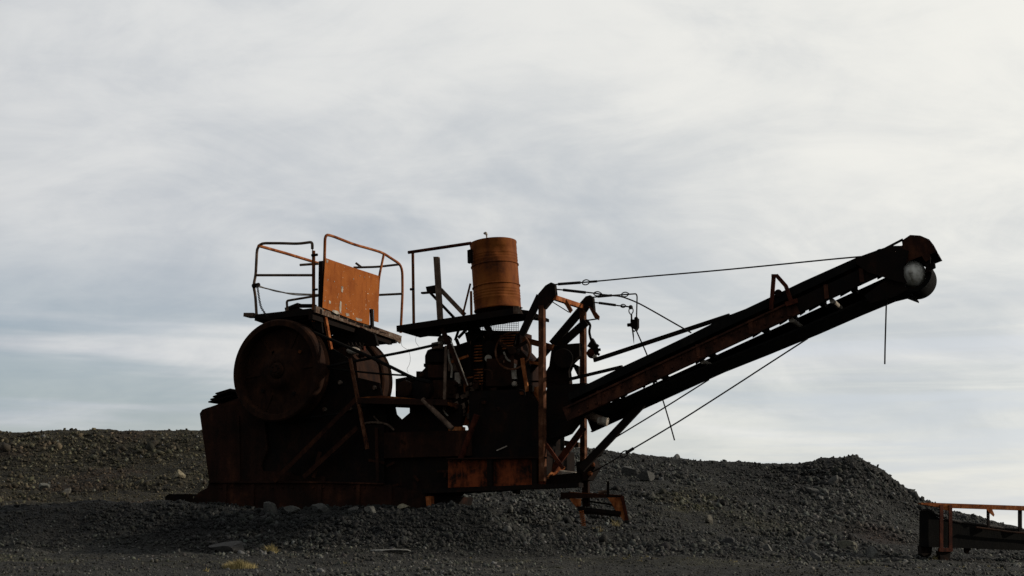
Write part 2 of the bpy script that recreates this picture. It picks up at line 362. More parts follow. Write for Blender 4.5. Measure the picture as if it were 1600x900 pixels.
def tone(x, y):                   # colour of the soil and stones by place, some shade included
    x = np.asarray(x, float); y = np.asarray(y, float)
    pc = 800+2030*x/np.maximum(y, 0.5)
    c = np.zeros(x.shape+(3,)); c[...] = (0.040, 0.0410, 0.0375)
    def blend(m, colr):
        m = np.clip(m, 0, 1)[..., None]; return c*(1-m)+np.array(colr)*m
    wob = fbm(x*0.5, y*0.5, 40)*3
    c = blend(np.clip((17.2+wob*0.6-y)/1.0, 0, 1)*np.clip((y-12.9)/0.6, 0, 1)*np.clip((800-pc)/60, 0, 1), (0.013, 0.0142, 0.0136))     # dark bluish-grey mound, its self-shadow put into the colour
    c = blend(np.clip((y-17+wob*0.5)/1.2, 0, 1)*np.clip((620-pc)/200, 0, 1), (0.052, 0.046, 0.029))        # brown bank on the left
    c = blend(np.clip((y-17)/1.2, 0, 1)*np.clip((620-pc)/200, 0, 1)*np.clip(fbm(x*0.6+5, y*0.9, 50)*5-0.3, 0, 0.5), (0.058, 0.036, 0.026))
    c = blend(np.exp(-((pc-1085)/55)**2-((y-18.6-0.004*(pc-1085))/1.3)**2)*0.9*np.clip(0.6+fbm(x*3, y*3, 52)*3, 0, 1), (0.085, 0.080, 0.038))           # mossy patch
    c = blend(np.exp(-((pc-1190)/70)**2-((y-17.0)/0.8)**2)*0.5, (0.06, 0.058, 0.034))
    c = blend(np.exp(-((pc-1370)/45)**2-((y-17.6)/1.0)**2)*0.7, (0.055, 0.032, 0.024))
    c = blend(np.clip(fbm(x*1.1, y*1.1, 60)*4-0.35, 0, 0.55)*np.clip((12.9-y)/0.8, 0, 1), (0.062, 0.062, 0.030))   # greenish film on the near gravel
    c = blend(np.clip((13.0-y)/0.8, 0, 1)*0.35, (0.052, 0.050, 0.042))
    c = c*(1-0.38*np.clip((y-20.8+wob*0.5)/1.2, 0, 1)*np.clip((pc-1080)/60, 0, 1))[..., None]  # right crest darkened in colour for the shade of its overhanging faces
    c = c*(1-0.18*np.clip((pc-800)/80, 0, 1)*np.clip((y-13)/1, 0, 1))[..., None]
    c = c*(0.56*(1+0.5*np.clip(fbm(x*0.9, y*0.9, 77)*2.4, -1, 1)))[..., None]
    return c
def set_tone(me, cols, domain='POINT'):
    a = me.attributes.new('tone', 'FLOAT_COLOR', domain); cc = np.ones((len(cols), 4), np.float32); cc[:, :3] = cols; a.data.foreach_set('color', cc.ravel())
def build_ground():
    th = np.concatenate([np.radians(np.linspace(-180, -40, 28, endpoint=False)), np.radians(np.linspace(-40, -25, 60, endpoint=False)), np.radians(np.linspace(-25, 25, 640, endpoint=False)), np.radians(np.linspace(25, 40, 60, endpoint=False)), np.radians(np.linspace(40, 180, 29))])
    rr = np.concatenate([np.linspace(0.3, 6, 16, endpoint=False), np.linspace(6, 28.5, 400, endpoint=False), np.geomspace(28.5, 80, 30, endpoint=False), np.geomspace(80, 15000, 14)])
    T, RR = np.meshgrid(th, rr, indexing='ij'); X = RR*np.sin(T); Y = RR*np.cos(T); Z = hfun(X, Y)
    n, m = T.shape; V = np.stack([X, Y, Z], -1).reshape(-1, 3)
    idx = np.arange(n*m).reshape(n, m)
    Fq = np.stack([idx[:-1, :-1], idx[1:, :-1], idx[1:, 1:], idx[:-1, 1:]], -1).reshape(-1, 4)
    me = bpy.data.meshes.new('ground'); me.vertices.add(len(V)); me.vertices.foreach_set('co', V.ravel())
    me.loops.add(Fq.size); me.loops.foreach_set('vertex_index', Fq[:, ::-1].ravel()); me.polygons.add(len(Fq))
    me.polygons.foreach_set('loop_start', np.arange(0, Fq.size, 4)); me.polygons.foreach_set('use_smooth', np.ones(len(Fq), bool))
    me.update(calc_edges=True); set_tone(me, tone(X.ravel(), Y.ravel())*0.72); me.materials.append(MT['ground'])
    o = bpy.data.objects.new('ground', me); col.objects.link(o); tag(o, 'dark gravel ground with spoil banks', None, None, 'structure')
build_ground()
def gz(x, y): return float(hfun(np.array([x]), np.array([y]))[0])

# stones: convex angular lumps, merged
def ico():
    t = (1+5**0.5)/2
    v = np.array([(-1,t,0),(1,t,0),(-1,-t,0),(1,-t,0),(0,-1,t),(0,1,t),(0,-1,-t),(0,1,-t),(t,0,-1),(t,0,1),(-t,0,-1),(-t,0,1)], float)/math.hypot(1, t)
    f = np.array([(0,11,5),(0,5,1),(0,1,7),(0,7,10),(0,10,11),(1,5,9),(5,11,4),(11,10,2),(10,7,6),(7,1,8),(3,9,4),(3,4,2),(3,2,6),(3,6,8),(3,8,9),(4,9,5),(2,4,11),(6,2,10),(8,6,7),(9,8,1)])
    return v, f
def cube():
    v = np.array([(i,j,k) for i in (-1,1) for j in (-1,1) for k in (-1,1)], float)*0.72
    q = [(0,1,3,2),(4,6,7,5),(0,4,5,1),(2,3,7,6),(0,2,6,4),(1,5,7,3)]
    return v, np.array([t for a,b,c,d in q for t in ((a,b,c),(a,c,d))])
def rand_rot(n):
    q = rng.normal(size=(n, 4)); q /= np.linalg.norm(q, axis=1)[:, None]; a, b, c, d = q.T
    return np.stack([1-2*(c*c+d*d), 2*(b*c-a*d), 2*(b*d+a*c), 2*(b*c+a*d), 1-2*(b*b+d*d), 2*(c*d-a*b), 2*(b*d-a*c), 2*(c*d+a*b), 1-2*(b*b+c*c)], -1).reshape(n, 3, 3)
def stones(name, label, XY, size, tones, base, sink=0.25):
    v, f = base; n = len(XY)
    V = v[None]*rng.uniform(0.55, 1.25, (n, len(v), 1))*np.stack([rng.uniform(0.8, 1.35, n), rng.uniform(0.7, 1.1, n), rng.uniform(0.45, 0.85, n)], -1)[:, None, :]
    V = np.einsum('nij,nkj->nki', rand_rot(n), V)*size[:, None, None]
    V[:, :, 0] += XY[:, 0:1]; V[:, :, 1] += XY[:, 1:2]; V[:, :, 2] += (hfun(XY[:, 0], XY[:, 1])+size*sink)[:, None]
    Fq = (f[None]+(np.arange(n)*len(v))[:, None, None]).reshape(-1, 3)
    me = bpy.data.meshes.new(name); me.vertices.add(n*len(v)); me.vertices.foreach_set('co', V.ravel())
    me.loops.add(Fq.size); me.loops.foreach_set('vertex_index', Fq.ravel()); me.polygons.add(len(Fq)); me.polygons.foreach_set('loop_start', np.arange(0, Fq.size, 3))
    me.update(calc_edges=True); set_tone(me, np.repeat(tones, len(v), axis=0)); me.materials.append(MT['stone'])
    o = bpy.data.objects.new(name, me); col.objects.link(o); tag(o, label, None, None, 'stuff'); return o
def sample(n, px0, px1, y0, y1):
    P_ = rng.uniform(px0, px1, n*8); Y = rng.uniform(y0, y1, n*8)
    def row(y_): return -(hfun(y_*(P_-800)/2030, y_)-EYE)/y_*2030
    d = (row(Y)-row(Y+0.25))/0.25
    wgt = np.clip(d, 1.5, 26)/26; keep = rng.uniform(size=n*8) < wgt
    P_ = P_[keep][:n]; Y = Y[keep][:n]; return np.stack([Y*(P_-800)/2030, Y], -1)
def stone_tones(XY, spread=0.45, lift=1.0):
    t = tone(XY[:, 0], XY[:, 1]); return t*lift*np.exp(rng.normal(0, spread, len(XY)))[:, None]*rng.uniform(0.93, 1.07, (len(XY), 3))
def sized(XY, lo, hi, p=2.2):
    r = lo+(hi-lo)*rng.power(1/p, len(XY)) if False else lo+(hi-lo)*rng.uniform(size=len(XY))**p
    r = r*np.clip(0.95+1.9*fbm(XY[:, 0]*0.8+3, XY[:, 1]*0.8, 91), 0.45, 1.9)
    return r*XY[:, 1]/F
for nm, lb, n, a, b, y0, y1, lo, hi, pw, lift in (
    ('gravel', 'fine grey gravel covering the flat ground in front', 38000, -150, 1750, 7.2, 13.2, 0.5, 4.2, 5.0, 1.1),
    ('mound_rubble', 'loose dark stones, shade put into their colour, over the low mound in front of the crusher', 20000, -150, 850, 12.9, 16.5, 0.6, 4.6, 3.6, 0.75),
    ('bank_rubble', 'broken brown stones covering the bank on the left', 40000, -200, 860, 16.2, 25.5, 0.45, 3.3, 5.5, 1.15),
    ('hill_rubble', 'dark grey broken stone over the spoil hill on the right', 62000, 800, 1800, 13.0, 25.5, 0.45, 4.0, 5.5, 1.2)):
    XY = sample(n, a, b, y0, y1)
    stones(nm, lb, XY, sized(XY, lo, hi, pw), np.minimum(stone_tones(XY, 0.62, lift*1.05), 0.085), cube())
XY = sample(900, -150, 1800, 13, 25.5); stones('coarse_rubble', 'larger angular stones lying among the gravel', XY, sized(XY, 3.0, 7.5, 2.0), stone_tones(XY, 0.4, 1.15), ico(), 0.3)
XY = sample(620, 780, 1480, 12.6, 16.5); stones('slab_rubble', 'broken slabs strewn over the foot of the right hill', XY, sized(XY, 2.8, 8.0, 2.4), stone_tones(XY, 0.35, 1.0), ico(), 0.15)
t_ = rng.uniform(-2.95, 0.35, 2600); w_ = -rng.power(2.2, 2600)*0.0-np.abs(rng.normal(0, 0.13, 2600))+0.06
base_ = np.array([O.x, O.y])[None]+t_[:, None]*np.array([uv.x, uv.y])[None]+w_[:, None]*np.array([wv.x, wv.y])[None]
stones('banked_rubble', 'rubble banked up against the foot of the crusher skirt', base_, sized(base_, 0.8, 4.2, 2.6), stone_tones(base_, 0.35, 1.0), ico(), 1.1)
# ridge crests: stones standing up against the sky
XY = np.stack([rng.uniform(-200, 1620, 1100), rng.uniform(23.3, 24.6, 1100)], -1); XY[:, 0] = XY[:, 1]*(XY[:, 0]-800)/2030
stones('crest_rubble', 'stones along the crest of the banks against the sky', XY, sized(XY, 0.6, 3.2, 4.0), stone_tones(XY, 0.35, 0.9), ico(), 0.1)

# ------------------------------------------------------------------ single rocks one can point at
ROCKS = [ # px, py of centre, width px, height px, Y, tone, tilt, label
 (421, 799, 24, 18, 14.7, (0.055, 0.056, 0.052), 0.5, 'grey wedge-shaped rock under the left end of the rusty crusher skirt'),
 (456, 798, 22, 10, 14.6, (0.075, 0.076, 0.070), 0.1, 'rounded pale grey rock under the crusher below the big flywheel'),
 (503, 797, 28, 14, 14.8, (0.060, 0.062, 0.058), 0.2, 'broad grey rock lying midway along the crusher skirt'),
 (580, 798, 22, 11, 14.6, (0.10, 0.10, 0.09), 0.5, 'pale slanting flat rock right of the crusher skirt middle'),
 (629, 793, 20, 8, 15.0, (0.24, 0.215, 0.15), -0.35, 'cream coloured rock left of the short red skirt post'),
 (553, 797, 16, 9, 14.8, (0.07, 0.07, 0.065), -0.2, 'small grey rock between the broad rock and the pale slanting one'),
 (610, 861, 44, 6, 12.55, (0.16, 0.16, 0.15), 0.0, 'thin flat pale stone at the foot of the dark mound'),
 (358, 856, 50, 20, 12.7, (0.060, 0.058, 0.056), 0.0, 'low smooth grey slab half buried at the mound foot on the left'),
 (283, 742, 13, 12, 20.6, (0.22, 0.19, 0.13), 0.3, 'pale square rock on the brown bank left of the crusher'),
 (103, 768, 9, 11, 19.4, (0.14, 0.13, 0.11), 0.9, 'upright narrow grey stone low on the brown bank'),
 (67, 761, 16, 10, 19.8, (0.10, 0.10, 0.085), -0.3, 'grey stone low on the brown bank at far left'),
 (1056, 718, 10, 12, 23.8, (0.12, 0.12, 0.115), 0.2, 'single pale stone standing on the crest right of the slack cables'),
 (1304, 751, 11, 18, 21.0, (0.065, 0.065, 0.062), 0.8, 'narrow upright slab high on the right spoil hill'),
 (1273, 768, 26, 12, 20.2, (0.075, 0.074, 0.070), 0.55, 'long grey slab lying aslant on the right spoil hill'),
 (1280, 778, 12, 9, 19.9, (0.085, 0.085, 0.08), 0.4, 'small light block just below the long aslant slab'),
 (1107, 813, 14, 11, 17.4, (0.085, 0.08, 0.065), 0.5, 'light angular rock below the mossy patch'),
 (1138, 848, 20, 14, 14.6, (0.040, 0.040, 0.040), 0.6, 'dark split rock with a steep face on the right foreground slope'),
 (1326, 855, 32, 13, 15.3, (0.080, 0.078, 0.060), 0.15, 'long olive grey boulder at the foot of the right hill'),
 (1362, 867, 18, 20, 14.4, (0.10, 0.10, 0.092), 0.2, 'squat pale grey boulder left of the low conveyor'),
 (1276, 872, 20, 14, 13.6, (0.060, 0.060, 0.058), 0.6, 'dark wedge rock in front of the long olive boulder'),
 (985, 737, 20, 18, 19.8, (0.050, 0.050, 0.047), 0.4, 'rough dark boulder below the cable shackle behind the mast'),
 (1009, 744, 24, 16, 19.5, (0.050, 0.050, 0.047), -0.5, 'rough dark boulder right of the one below the cable shackle'),
 (1200, 858, 13, 12, 13.9, (0.085, 0.085, 0.08), 0.3, 'small pale angular rock in the middle of the right foreground'),
 (1265, 844, 18, 13, 15.0, (0.065, 0.065, 0.062), -0.6, 'grey pointed rock left of the long olive boulder'),
 (792, 828, 12, 10, 14.4, (0.085, 0.085, 0.08), 0.2, 'light rock at the right end of the dark mound'),
]
def rock(px, py, wpx, hpx, Y, tn, tilt, label, name='rock', cat='rock'):
    c = at(px, py, Y); g = gz(c.x, c.y)
    # walk along the sight line to where the ground really is
    best = None
    for k in range(200):
        y = Y-3+k*0.03
        p = at(px, py+hpx*0.35, y); d = abs(p.z-gz(p.x, p.y))+abs(y-Y)*0.03
        if best is None or d < best[0]: best = (d, y)
    Y = best[1]; c = at(px, py, Y); s = Y/F
    bm = bmesh.new(); bmesh.ops.create_icosphere(bm, subdivisions=3, radius=1)
    rs = random.Random(int(px*7+py))
    planes = [(Vector((rs.gauss(0, 1), rs.gauss(0, 1), rs.gauss(0, 1))).normalized(), rs.uniform(0.42, 0.78)) for _ in range(11)]
    for v in bm.verts:
        for n_, d_ in planes:
            k = v.co.dot(n_)
            if k > d_: v.co -= n_*(k-d_)
        v.co += Vector((rs.uniform(-1, 1), rs.uniform(-1, 1), rs.uniform(-1, 1)))*0.018
    rm = Matrix.Rotation(tilt, 4, 'Y') @ Matrix.Diagonal((wpx*s*0.72, wpx*s*0.6, hpx*s*0.78, 1))
    bmesh.ops.transform(bm, matrix=rm, verts=bm.verts)
    me = bpy.data.meshes.new(name); bm.to_mesh(me); bm.free()
    set_tone(me, np.tile(np.array(tn), (len(me.vertices), 1))); me.materials.append(MT['stone'])
    me.polygons.foreach_set('use_smooth', [True]*len(me.polygons)); me.set_sharp_from_angle(angle=R(24))
    o = bpy.data.objects.new(name, me); col.objects.link(o); o.location = c; tag(o, label, cat, 'loose rocks on the spoil ground'); return o
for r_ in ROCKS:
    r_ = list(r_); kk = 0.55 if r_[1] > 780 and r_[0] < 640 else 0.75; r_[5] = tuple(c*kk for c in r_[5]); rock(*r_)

# ------------------------------------------------------------------ grass tufts
def tuft_blades(b, px, py, Y, wpx, hpx, n):
    best = min(((abs(at(px, py, y).z-gz(at(px, py, y).x, y))+abs(y-Y)*0.02, y) for y in np.arange(max(6.5, Y-3), Y+3, 0.05)))
    Y = best[1]; c = at(px, py, Y); s = Y/F
    for _ in range(n):
        a = random.uniform(0, 2*math.pi); rad = random.random()**0.7*wpx*s*0.5; p = c+Vector((math.cos(a)*rad, math.sin(a)*rad*0.8, 0)); p.z = gz(p.x, p.y)-0.01
        h = hpx*s*random.uniform(0.4, 1.25)*(1.15-0.6*rad/(wpx*s*0.5)); lean = Vector((random.gauss(0, 0.4), random.gauss(0, 0.35), 1)).normalized()
        w_ = 0.0020*random.uniform(0.8, 1.6); sd = Vector((math.cos(a+1.5), math.sin(a+1.5), 0))*w_
        m_ = p+lean*h*0.55; t = p+lean*h+Vector((lean.x, lean.y, -0.25))*h*0.35
        b.add([p-sd, p+sd, m_+sd*0.8, m_-sd*0.8, t], [(0, 1, 2, 3), (3, 2, 4)])
def tuft(px, py, Y, wpx, hpx, n, label, mat='grass'):
    b = MB(); tuft_blades(b, px, py, Y, wpx, hpx, n)
    o = b.build('grass_tuft', mat); tag(o, label, 'grass', 'dry grass tufts'); return o
tuft(374, 888, 9.4, 56, 16, 1100, 'widest yellow grass tuft at the bottom edge left of centre')
tuft(424, 860, 12.4, 26, 13, 320, 'small yellow tuft at the foot of the dark mound')
tuft(963, 822, 14.9, 16, 16, 60, 'thin dry tuft beside the right leg of the rusty ground stand')
tuft(934, 830, 14.7, 16, 14, 50, 'sparse dry tuft in front of the rusty ground stand')
tuft(1460, 876, 13.6, 28, 11, 120, 'dull green tuft under the end of the low conveyor')
rt_ = random.Random(3); wd = MB()
for x_, y_ in [(40, 884), (118, 872), (205, 891), (262, 878), (540, 880), (655, 888), (735, 872), (905, 884), (1010, 868), (1235, 884), (1385, 890), (1560, 888)]+[(rt_.uniform(0, 1600), rt_.uniform(868, 898)) for _ in range(60)]:
    tuft_blades(wd, x_, y_, 9.6, rt_.uniform(5, 18), rt_.uniform(3, 6), 22)
tag(wd.build('dry_weeds', 'grass'), 'sparse dry weeds scattered over the near gravel', None, None, 'stuff')
tuft(322, 893, 8.9, 12, 9, 60, 'small tuft left of the widest yellow one')

# ------------------------------------------------------------------ THE CRUSHER
base = pl(600, 795, 0.6)
CR = thing('mobile_rock_crusher', base, 'derelict rusty mobile rock crusher with two flywheels, platforms, mast and long raised conveyor', 'rock crusher')
def part(b, name, mat, label=None, parent=None, bev=0): return b.build(name, mat, parent or CR, label, bev)
def px_prism(pts, w0, w1, b=None): return (b or MB()).prism([pl(x, y, w0) for x, y in pts], wv*(w1-w0))

# --- lower body: plated skirt and hopper
body = part(px_prism([(312, 646), (316, 640), (324, 637), (350, 630), (372, 622), (392, 640), (412, 652), (418, 700), (408, 728), (414, 754), (327, 754)], 0.16, 0.19), 'side_plate', 'maroon')
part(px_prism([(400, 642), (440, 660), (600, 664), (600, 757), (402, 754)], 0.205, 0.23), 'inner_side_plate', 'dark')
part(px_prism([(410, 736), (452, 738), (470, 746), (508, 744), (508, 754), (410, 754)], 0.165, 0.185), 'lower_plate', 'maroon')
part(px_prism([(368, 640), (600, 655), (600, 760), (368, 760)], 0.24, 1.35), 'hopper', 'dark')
part(MB().prism([pl(313, 645, 0.2), pl(322, 638, 0.2), pl(345, 630, 0.2), pl(345, 755, 0.2), pl(327, 754, 0.2)], wv*1.2), 'end_plate', 'maroon')
part(px_prism([(327, 754), (508, 754), (600, 757), (672, 772), (668, 794), (560, 797), (299, 803), (301, 780), (311, 769), (324, 762)], 0.10, 0.135), 'skirt_plate', 'maroon')
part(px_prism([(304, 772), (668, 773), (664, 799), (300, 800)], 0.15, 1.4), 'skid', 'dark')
b = MB()
for a_, c_ in (((327, 753.5), (508, 753.5)), ((508, 753.5), (600, 756))): b.bar(pl(*a_, 0.09), pl(*c_, 0.09), 0.05, 0.018)
part(b, 'ledge', 'maroon')
for x_ in (352, 395, 500, 560, 610):
    part(MB().bar(pl(x_, 757, 0.085), pl(x_-1, 796, 0.085), 0.02, 0.05), 'stiffener', 'maroon')
b = MB(); b.angle(pl(430, 752, 0.06), pl(560, 622, 0.06), 0.06, 0.01); part(b, 'brace', 'dim')
b = MB(); b.angle(pl(476, 746, 0.08), pl(560, 668, 0.08), 0.06, 0.01); part(b, 'brace', 'dim')
part(MB().bar(pl(490, 746, 0.10), pl(500, 706, 0.10), 0.02, 0.05), 'brace', 'maroon')
part(px_prism([(665, 776), (671, 775), (671, 794), (667, 796)], 0.0, 0.12), 'skirt_post', 'rail', 'short bright red-orange post at the end of the skirt')
# torn sheet ends sticking out on the left behind the wheel
for k, (a_, c_) in enumerate((((345, 622), (372, 612)), ((338, 630), (372, 620)), ((349, 617), (372, 610)), ((341, 626), (368, 619)))):
    part(MB().bar(pl(*a_, 0.3+0.05*k), pl(*c_, 0.3+0.05*k), 0.35, 0.018), 'torn_sheet', 'dark')

# --- flywheels
def flywheel(px, py, w, label):
    c = pl(px, py, w); r = 0.655
    rim = MB().lathe(c, wv, [(0, r-0.02), (0.0, r-0.085), (0.05, r-0.10), (0.22, r-0.10), (0.25, r-0.085), (0.25, r-0.012)] +
                     [(0.25-0.012*k-0.006, r-(0.014 if k % 2 else 0.0)) for k in range(9)] + [(0.12, r+0.002), (0.06, r+0.002), (0.02, r)], 88, True, True)
    fw_ = part(rim, 'flywheel', 'wheel', label)
    web = MB(); rings = [0.06+0.0125*k for k in range(41)]; seg = 150; hol = [(R(118), 0.275, 0.027)]
    a1 = zv; b1 = uv
    def P(rad, a, h): return c+wv*h+(a1*math.sin(a)+b1*math.cos(a))*rad
    vs = []; fs = []
    for h in (0.150, 0.180):
        for rad in rings:
            for k in range(seg): vs.append(P(rad, 2*math.pi*k/seg, h+0.05*math.exp(-((rad-0.14)/0.12)**2)*(-2.2 if h < 0.16 else 1)))
    nr = len(rings)
    for s_ in (0, 1):
        for i in range(nr-1):
            for k in range(seg):
                am = 2*math.pi*(k+0.5)/seg; rm = (rings[i]+rings[i+1])/2
                if any((rm*math.cos(am)-hr*math.cos(ha))**2+(rm*math.sin(am)-hr*math.sin(ha))**2 < hs*hs for ha, hr, hs in hol): continue
                q = [s_*nr*seg+i*seg+k, s_*nr*seg+i*seg+(k+1) % seg, s_*nr*seg+(i+1)*seg+(k+1) % seg, s_*nr*seg+(i+1)*seg+k]; fs.append(q)
    web.add(vs, fs, True); part(web, 'web', 'wheel', None, fw_)
    hub = MB().lathe(c, wv, [(-0.01, 0), (-0.01, 0.03), (0.0, 0.035), (0.0, 0.07), (0.03, 0.10), (0.24, 0.10), (0.28, 0.08), (0.28, 0)], 32); part(hub, 'hub', 'wheel', None, fw_)
    for a in (R(40), R(222), R(305)):
        p = P(0.36, a, 0.12); part(MB().cyl(p, p+wv*0.05, 0.024, 10), 'plug', 'rust' if a < 1 else 'dark', None, fw_)  # first plug is lighter, put in for a pale glint on the web
    for k in range(6):                    # ribs cast on the web
        a = 2*math.pi*k/6+0.1; p = P(0.12, a, 0.14); p2 = P(0.55, a, 0.155); part(MB().bar(p, p2, 0.03, 0.03), 'web_rib', 'wheel', None, fw_)
    for k in range(6):
        a = 2*math.pi*k/6+0.3; p = P(0.055, a, -0.012); part(MB().cyl(p, p+wv*0.03, 0.009, 6), 'bolt', 'dark', None, fw_)
    return fw_
W1 = flywheel(430, 578, -0.12, 'large near flywheel with round holes in its web')
cc = pl(430, 578, -0.12)
c2 = sh(cc, 0, 1.62, 0)
q_ = c2-CAM; W2px = 800+F*q_.x/q_.dot(fw); W2py = 450-F*q_.dot(up_)/q_.dot(fw)
W2 = flywheel(W2px, W2py, 1.50, 'far flywheel with sunlit rim edge')
part(MB().cyl(sh(cc, 0, 0.1), sh(c2, 0, 0.2), 0.07, 20), 'axle', 'dark')

# --- crusher jaw housing between the wheels
part(px_prism([(470, 560), (520, 545), (545, 560), (552, 588), (592, 598), (602, 640), (612, 690), (440, 690)], 0.25, 0.29), 'jaw_plate', 'dark')
part(px_prism([(500, 520), (540, 528), (556, 548), (560, 600), (560, 690), (470, 690)], 0.9, 1.30), 'jaw_housing', 'dark')
part(px_prism([(487, 560), (540, 540), (556, 562), (566, 640), (487, 660)], 0.33, 0.9), 'jaw_block', 'wheel')
for x_, y_ in ((532, 598), (586, 606), (508, 640), (548, 640)):
    p = pl(x_, y_, 0.24); part(MB().cyl(p-wv*0.03, p+wv*0.02, 0.028, 6), 'housing_bolt', 'ridge')
part(MB().sphere(pl(552, 548, 0.35), 0.06, 14, Vector((1.5, 1, 0.8))), 'bearing_cap', 'pale', 'worn pale bearing cap behind the belts')
part(MB().sphere(pl(566, 555, 0.5), 0.05, 12, Vector((1, 1, 0.7))), 'grease_housing', 'wheel')
b = MB(); pts = [pl(544+3*k, 536+(k % 2)*7, 0.45) for k in range(9)]; b.tube(pts, 0.012, 6); part(b, 'spring', 'dark')
part(MB().angle(pl(547, 560, 0.02), pl(574, 702, 0.02), 0.036, 0.009), 'slanting_post', 'post')
b = MB(); b.prism([pl(560, 621, 0.05), pl(598, 618, 0.05), pl(660, 624, 0.05), pl(700, 628, 0.05), pl(700, 634, 0.05), (pl(560, 628, 0.05))], wv*0.7); part(b, 'footplate', 'rust')
part(MB().channel(pl(560, 626, 0.0), pl(700, 629, 0.0), 0.05, 0.07), 'cross_channel', 'maroon')
# two plates that leave the small opening of sky
part(px_prism([(596, 634), (614, 632), (617, 647), (627, 657), (627, 700), (596, 700)], 0.30, 0.36), 'gusset', 'dark')
part(px_prism([(640, 632), (720, 632), (720, 700), (626, 700), (626, 657), (640, 645)], 0.30, 0.36), 'gusset', 'dark')
b = MB(); b.tube(spline([pl(566, 662, 0.2), pl(585, 660, 0.2), pl(604, 663, 0.2), pl(616, 672, 0.2)]), 0.014, 8); part(b, 'bent_pipe', 'wood')
part(MB().bar(pl(584, 650, 0.22), pl(593, 661, 0.22), 0.01, 0.02), 'strip', 'wood')

# --- drive belts from flywheel to motor
def belt(pts, w, name='drive_belt', r=0.016, h=0.03):
    part(MB().tube(spline([pl(x, y, w) for x, y in pts], 4), r, 6), name, 'black')
belt([(466, 509), (520, 532), (572, 555), (612, 574), (645, 590), (672, 597)], 0.06, r=0.021)
belt([(452, 586), (520, 571), (572, 561), (630, 550), (684, 538)], 0.08, r=0.018)
belt([(500, 574), (582, 583), (640, 587)], 0.10, r=0.012)
belt([(430, 656), (520, 648), (600, 628), (640, 622)], 0.09, r=0.012)

# --- motor
mo = part(MB().lathe(pl(630, 607, 0.15), wv, [(0, 0), (0, 0.075), (0.02, 0.105), (0.10, 0.11), (0.12, 0.09), (0.12, 0)], 8, False), 'motor', 'wheel')
part(MB().lathe(pl(655, 608, 0.2), wv, [(0, 0), (0, 0.10), (0.03, 0.14), (0.5, 0.14), (0.55, 0.10), (0.55, 0)], 24), 'motor_casing', 'dark')
part(px_prism([(618, 592), (640, 588), (668, 590), (690, 598), (690, 628), (618, 628)], 0.4, 0.5), 'motor_bracket', 'dark')
part(MB().cyl(pl(660, 624, 0.0), pl(707, 670, 0.0), 0.032, 14), 'diagonal_pipe', 'wood')

# --- upper platform over the crusher
uL = uof(pl(402, 490, 0.0)); uR = uof(pl(500, 482, 0.0)); WB = 1.95
pNL = pl(402, 494, 0.0); pNR = pl(502, 483, 0.0)
def deck(s, t, z=0.0): return pNL.lerp(pNR, s)+wv*(WB*t)+zv*(z-0.10*t)
pf = part(MB().bar(deck(0, 0, -0.03), deck(1, 0, -0.03), 0.05, 0.06), 'work_platform', 'dark', 'upper left platform deck frame')
part(MB().bar(deck(0, 1, -0.03), deck(1.0, 1, -0.03), 0.05, 0.08), 'platform_beam', 'dark', None, pf)
part(MB().bar(deck(0, 0, -0.03), deck(0, 1, -0.03), 0.05, 0.08), 'platform_beam', 'dark', None, pf)
ta = pu(492, 483, uR); tb = pu(624, 529, uR)
part(MB().bar(ta, tb, 0.03, 0.085, uv), 'platform_edge', 'ridge', 'deck edge beam with pale peeling paint', pf)
part(MB().prism([pu(584, 519, uR), pu(626, 525, uR), pu(624, 537, uR), pu(611, 527, uR)], uv*0.02), 'torn_edge', 'ridge', None, pf)
part(MB().bar(sh(ta, -0.06, 0, -0.08), sh(tb, -0.06, -0.15, -0.06), 0.06, 0.09, uv), 'platform_beam', 'dark', None, pf)
for k in range(9):
    t0 = 0.02+k*0.107; z_ = random.uniform(-0.005, 0.03)
    part(MB().bar(deck(-0.02+random.uniform(-0.04, 0.03), t0+0.045, z_), deck(1.0, t0+0.045, z_), 0.178, 0.03), 'plank', 'dark', None, pf)
part(MB().bar(pl(386, 493, 0.1), pl(401, 493, 0.1), 0.16, 0.05), 'beam_end', 'wood')
for a_, c_, w_ in (((402, 494), (440, 502), 0.0), ((425, 497), (470, 484), 0.25), ((440, 505), (492, 490), 0.12), ((462, 478), (492, 478), 0.45), ((416, 498), (455, 487), 0.4), ((448, 484), (468, 476), 0.5)):
    part(MB().bar(pl(*a_, w_), pl(*c_, w_), 0.09, 0.04), 'loose_board', 'dark', None, pf)
part(px_prism([(452, 488), (500, 484), (500, 512), (470, 512)], 0.5, 0.55), 'bracket_plate', 'dark')
part(px_prism([(478, 488), (500, 486), (504, 520), (490, 512)], 0.1, 0.13), 'bracket_plate', 'dark')
part(px_prism([(520, 500), (565, 512), (585, 522), (590, 540), (520, 540)], 0.95, 1.0), 'bracket_plate', 'dark')
RA = 0.0185
def rail(pts, name='guardrail', mat='rail', r=RA, round_=0.10, label=None, parent=None):
    return part(MB().tube(rnd(pts, round_), r, 10), name, mat, label, parent)
g1 = rail([pl(401, 494, 0), pl(399, 462, 0), pl(396, 446, 0), pl(399.5, 430, 0), pl(402, 380, 0), pl(440, 380, 0), pl(466, 381, 0), pl(488, 378, 0), pl(488, 389, 0)], label='left guardrail loop with bent top', mat='wood', round_=0.13)
g1['label'] = 'dark brown guardrail loop at the near left corner'
rail([pu(404, 384, uL), pu(447, 396, uL), pu(506, 414, uL)], 'top_rail', 'rail', 0.021)
far_l = pu(532, 421, uL)
rail([pl(401, 430, 0), pl(489, 430, 0)], 'mid_rail', 'wood', 0.017)
rail([pl(490, 392, 0), pl(490, 503, 0)], 'rail_post', 'rust', 0.022)
part(MB().cyl(pl(488, 388, 0), pl(489, 394, 0), 0.007, 6), 'wire_tie', 'pale')
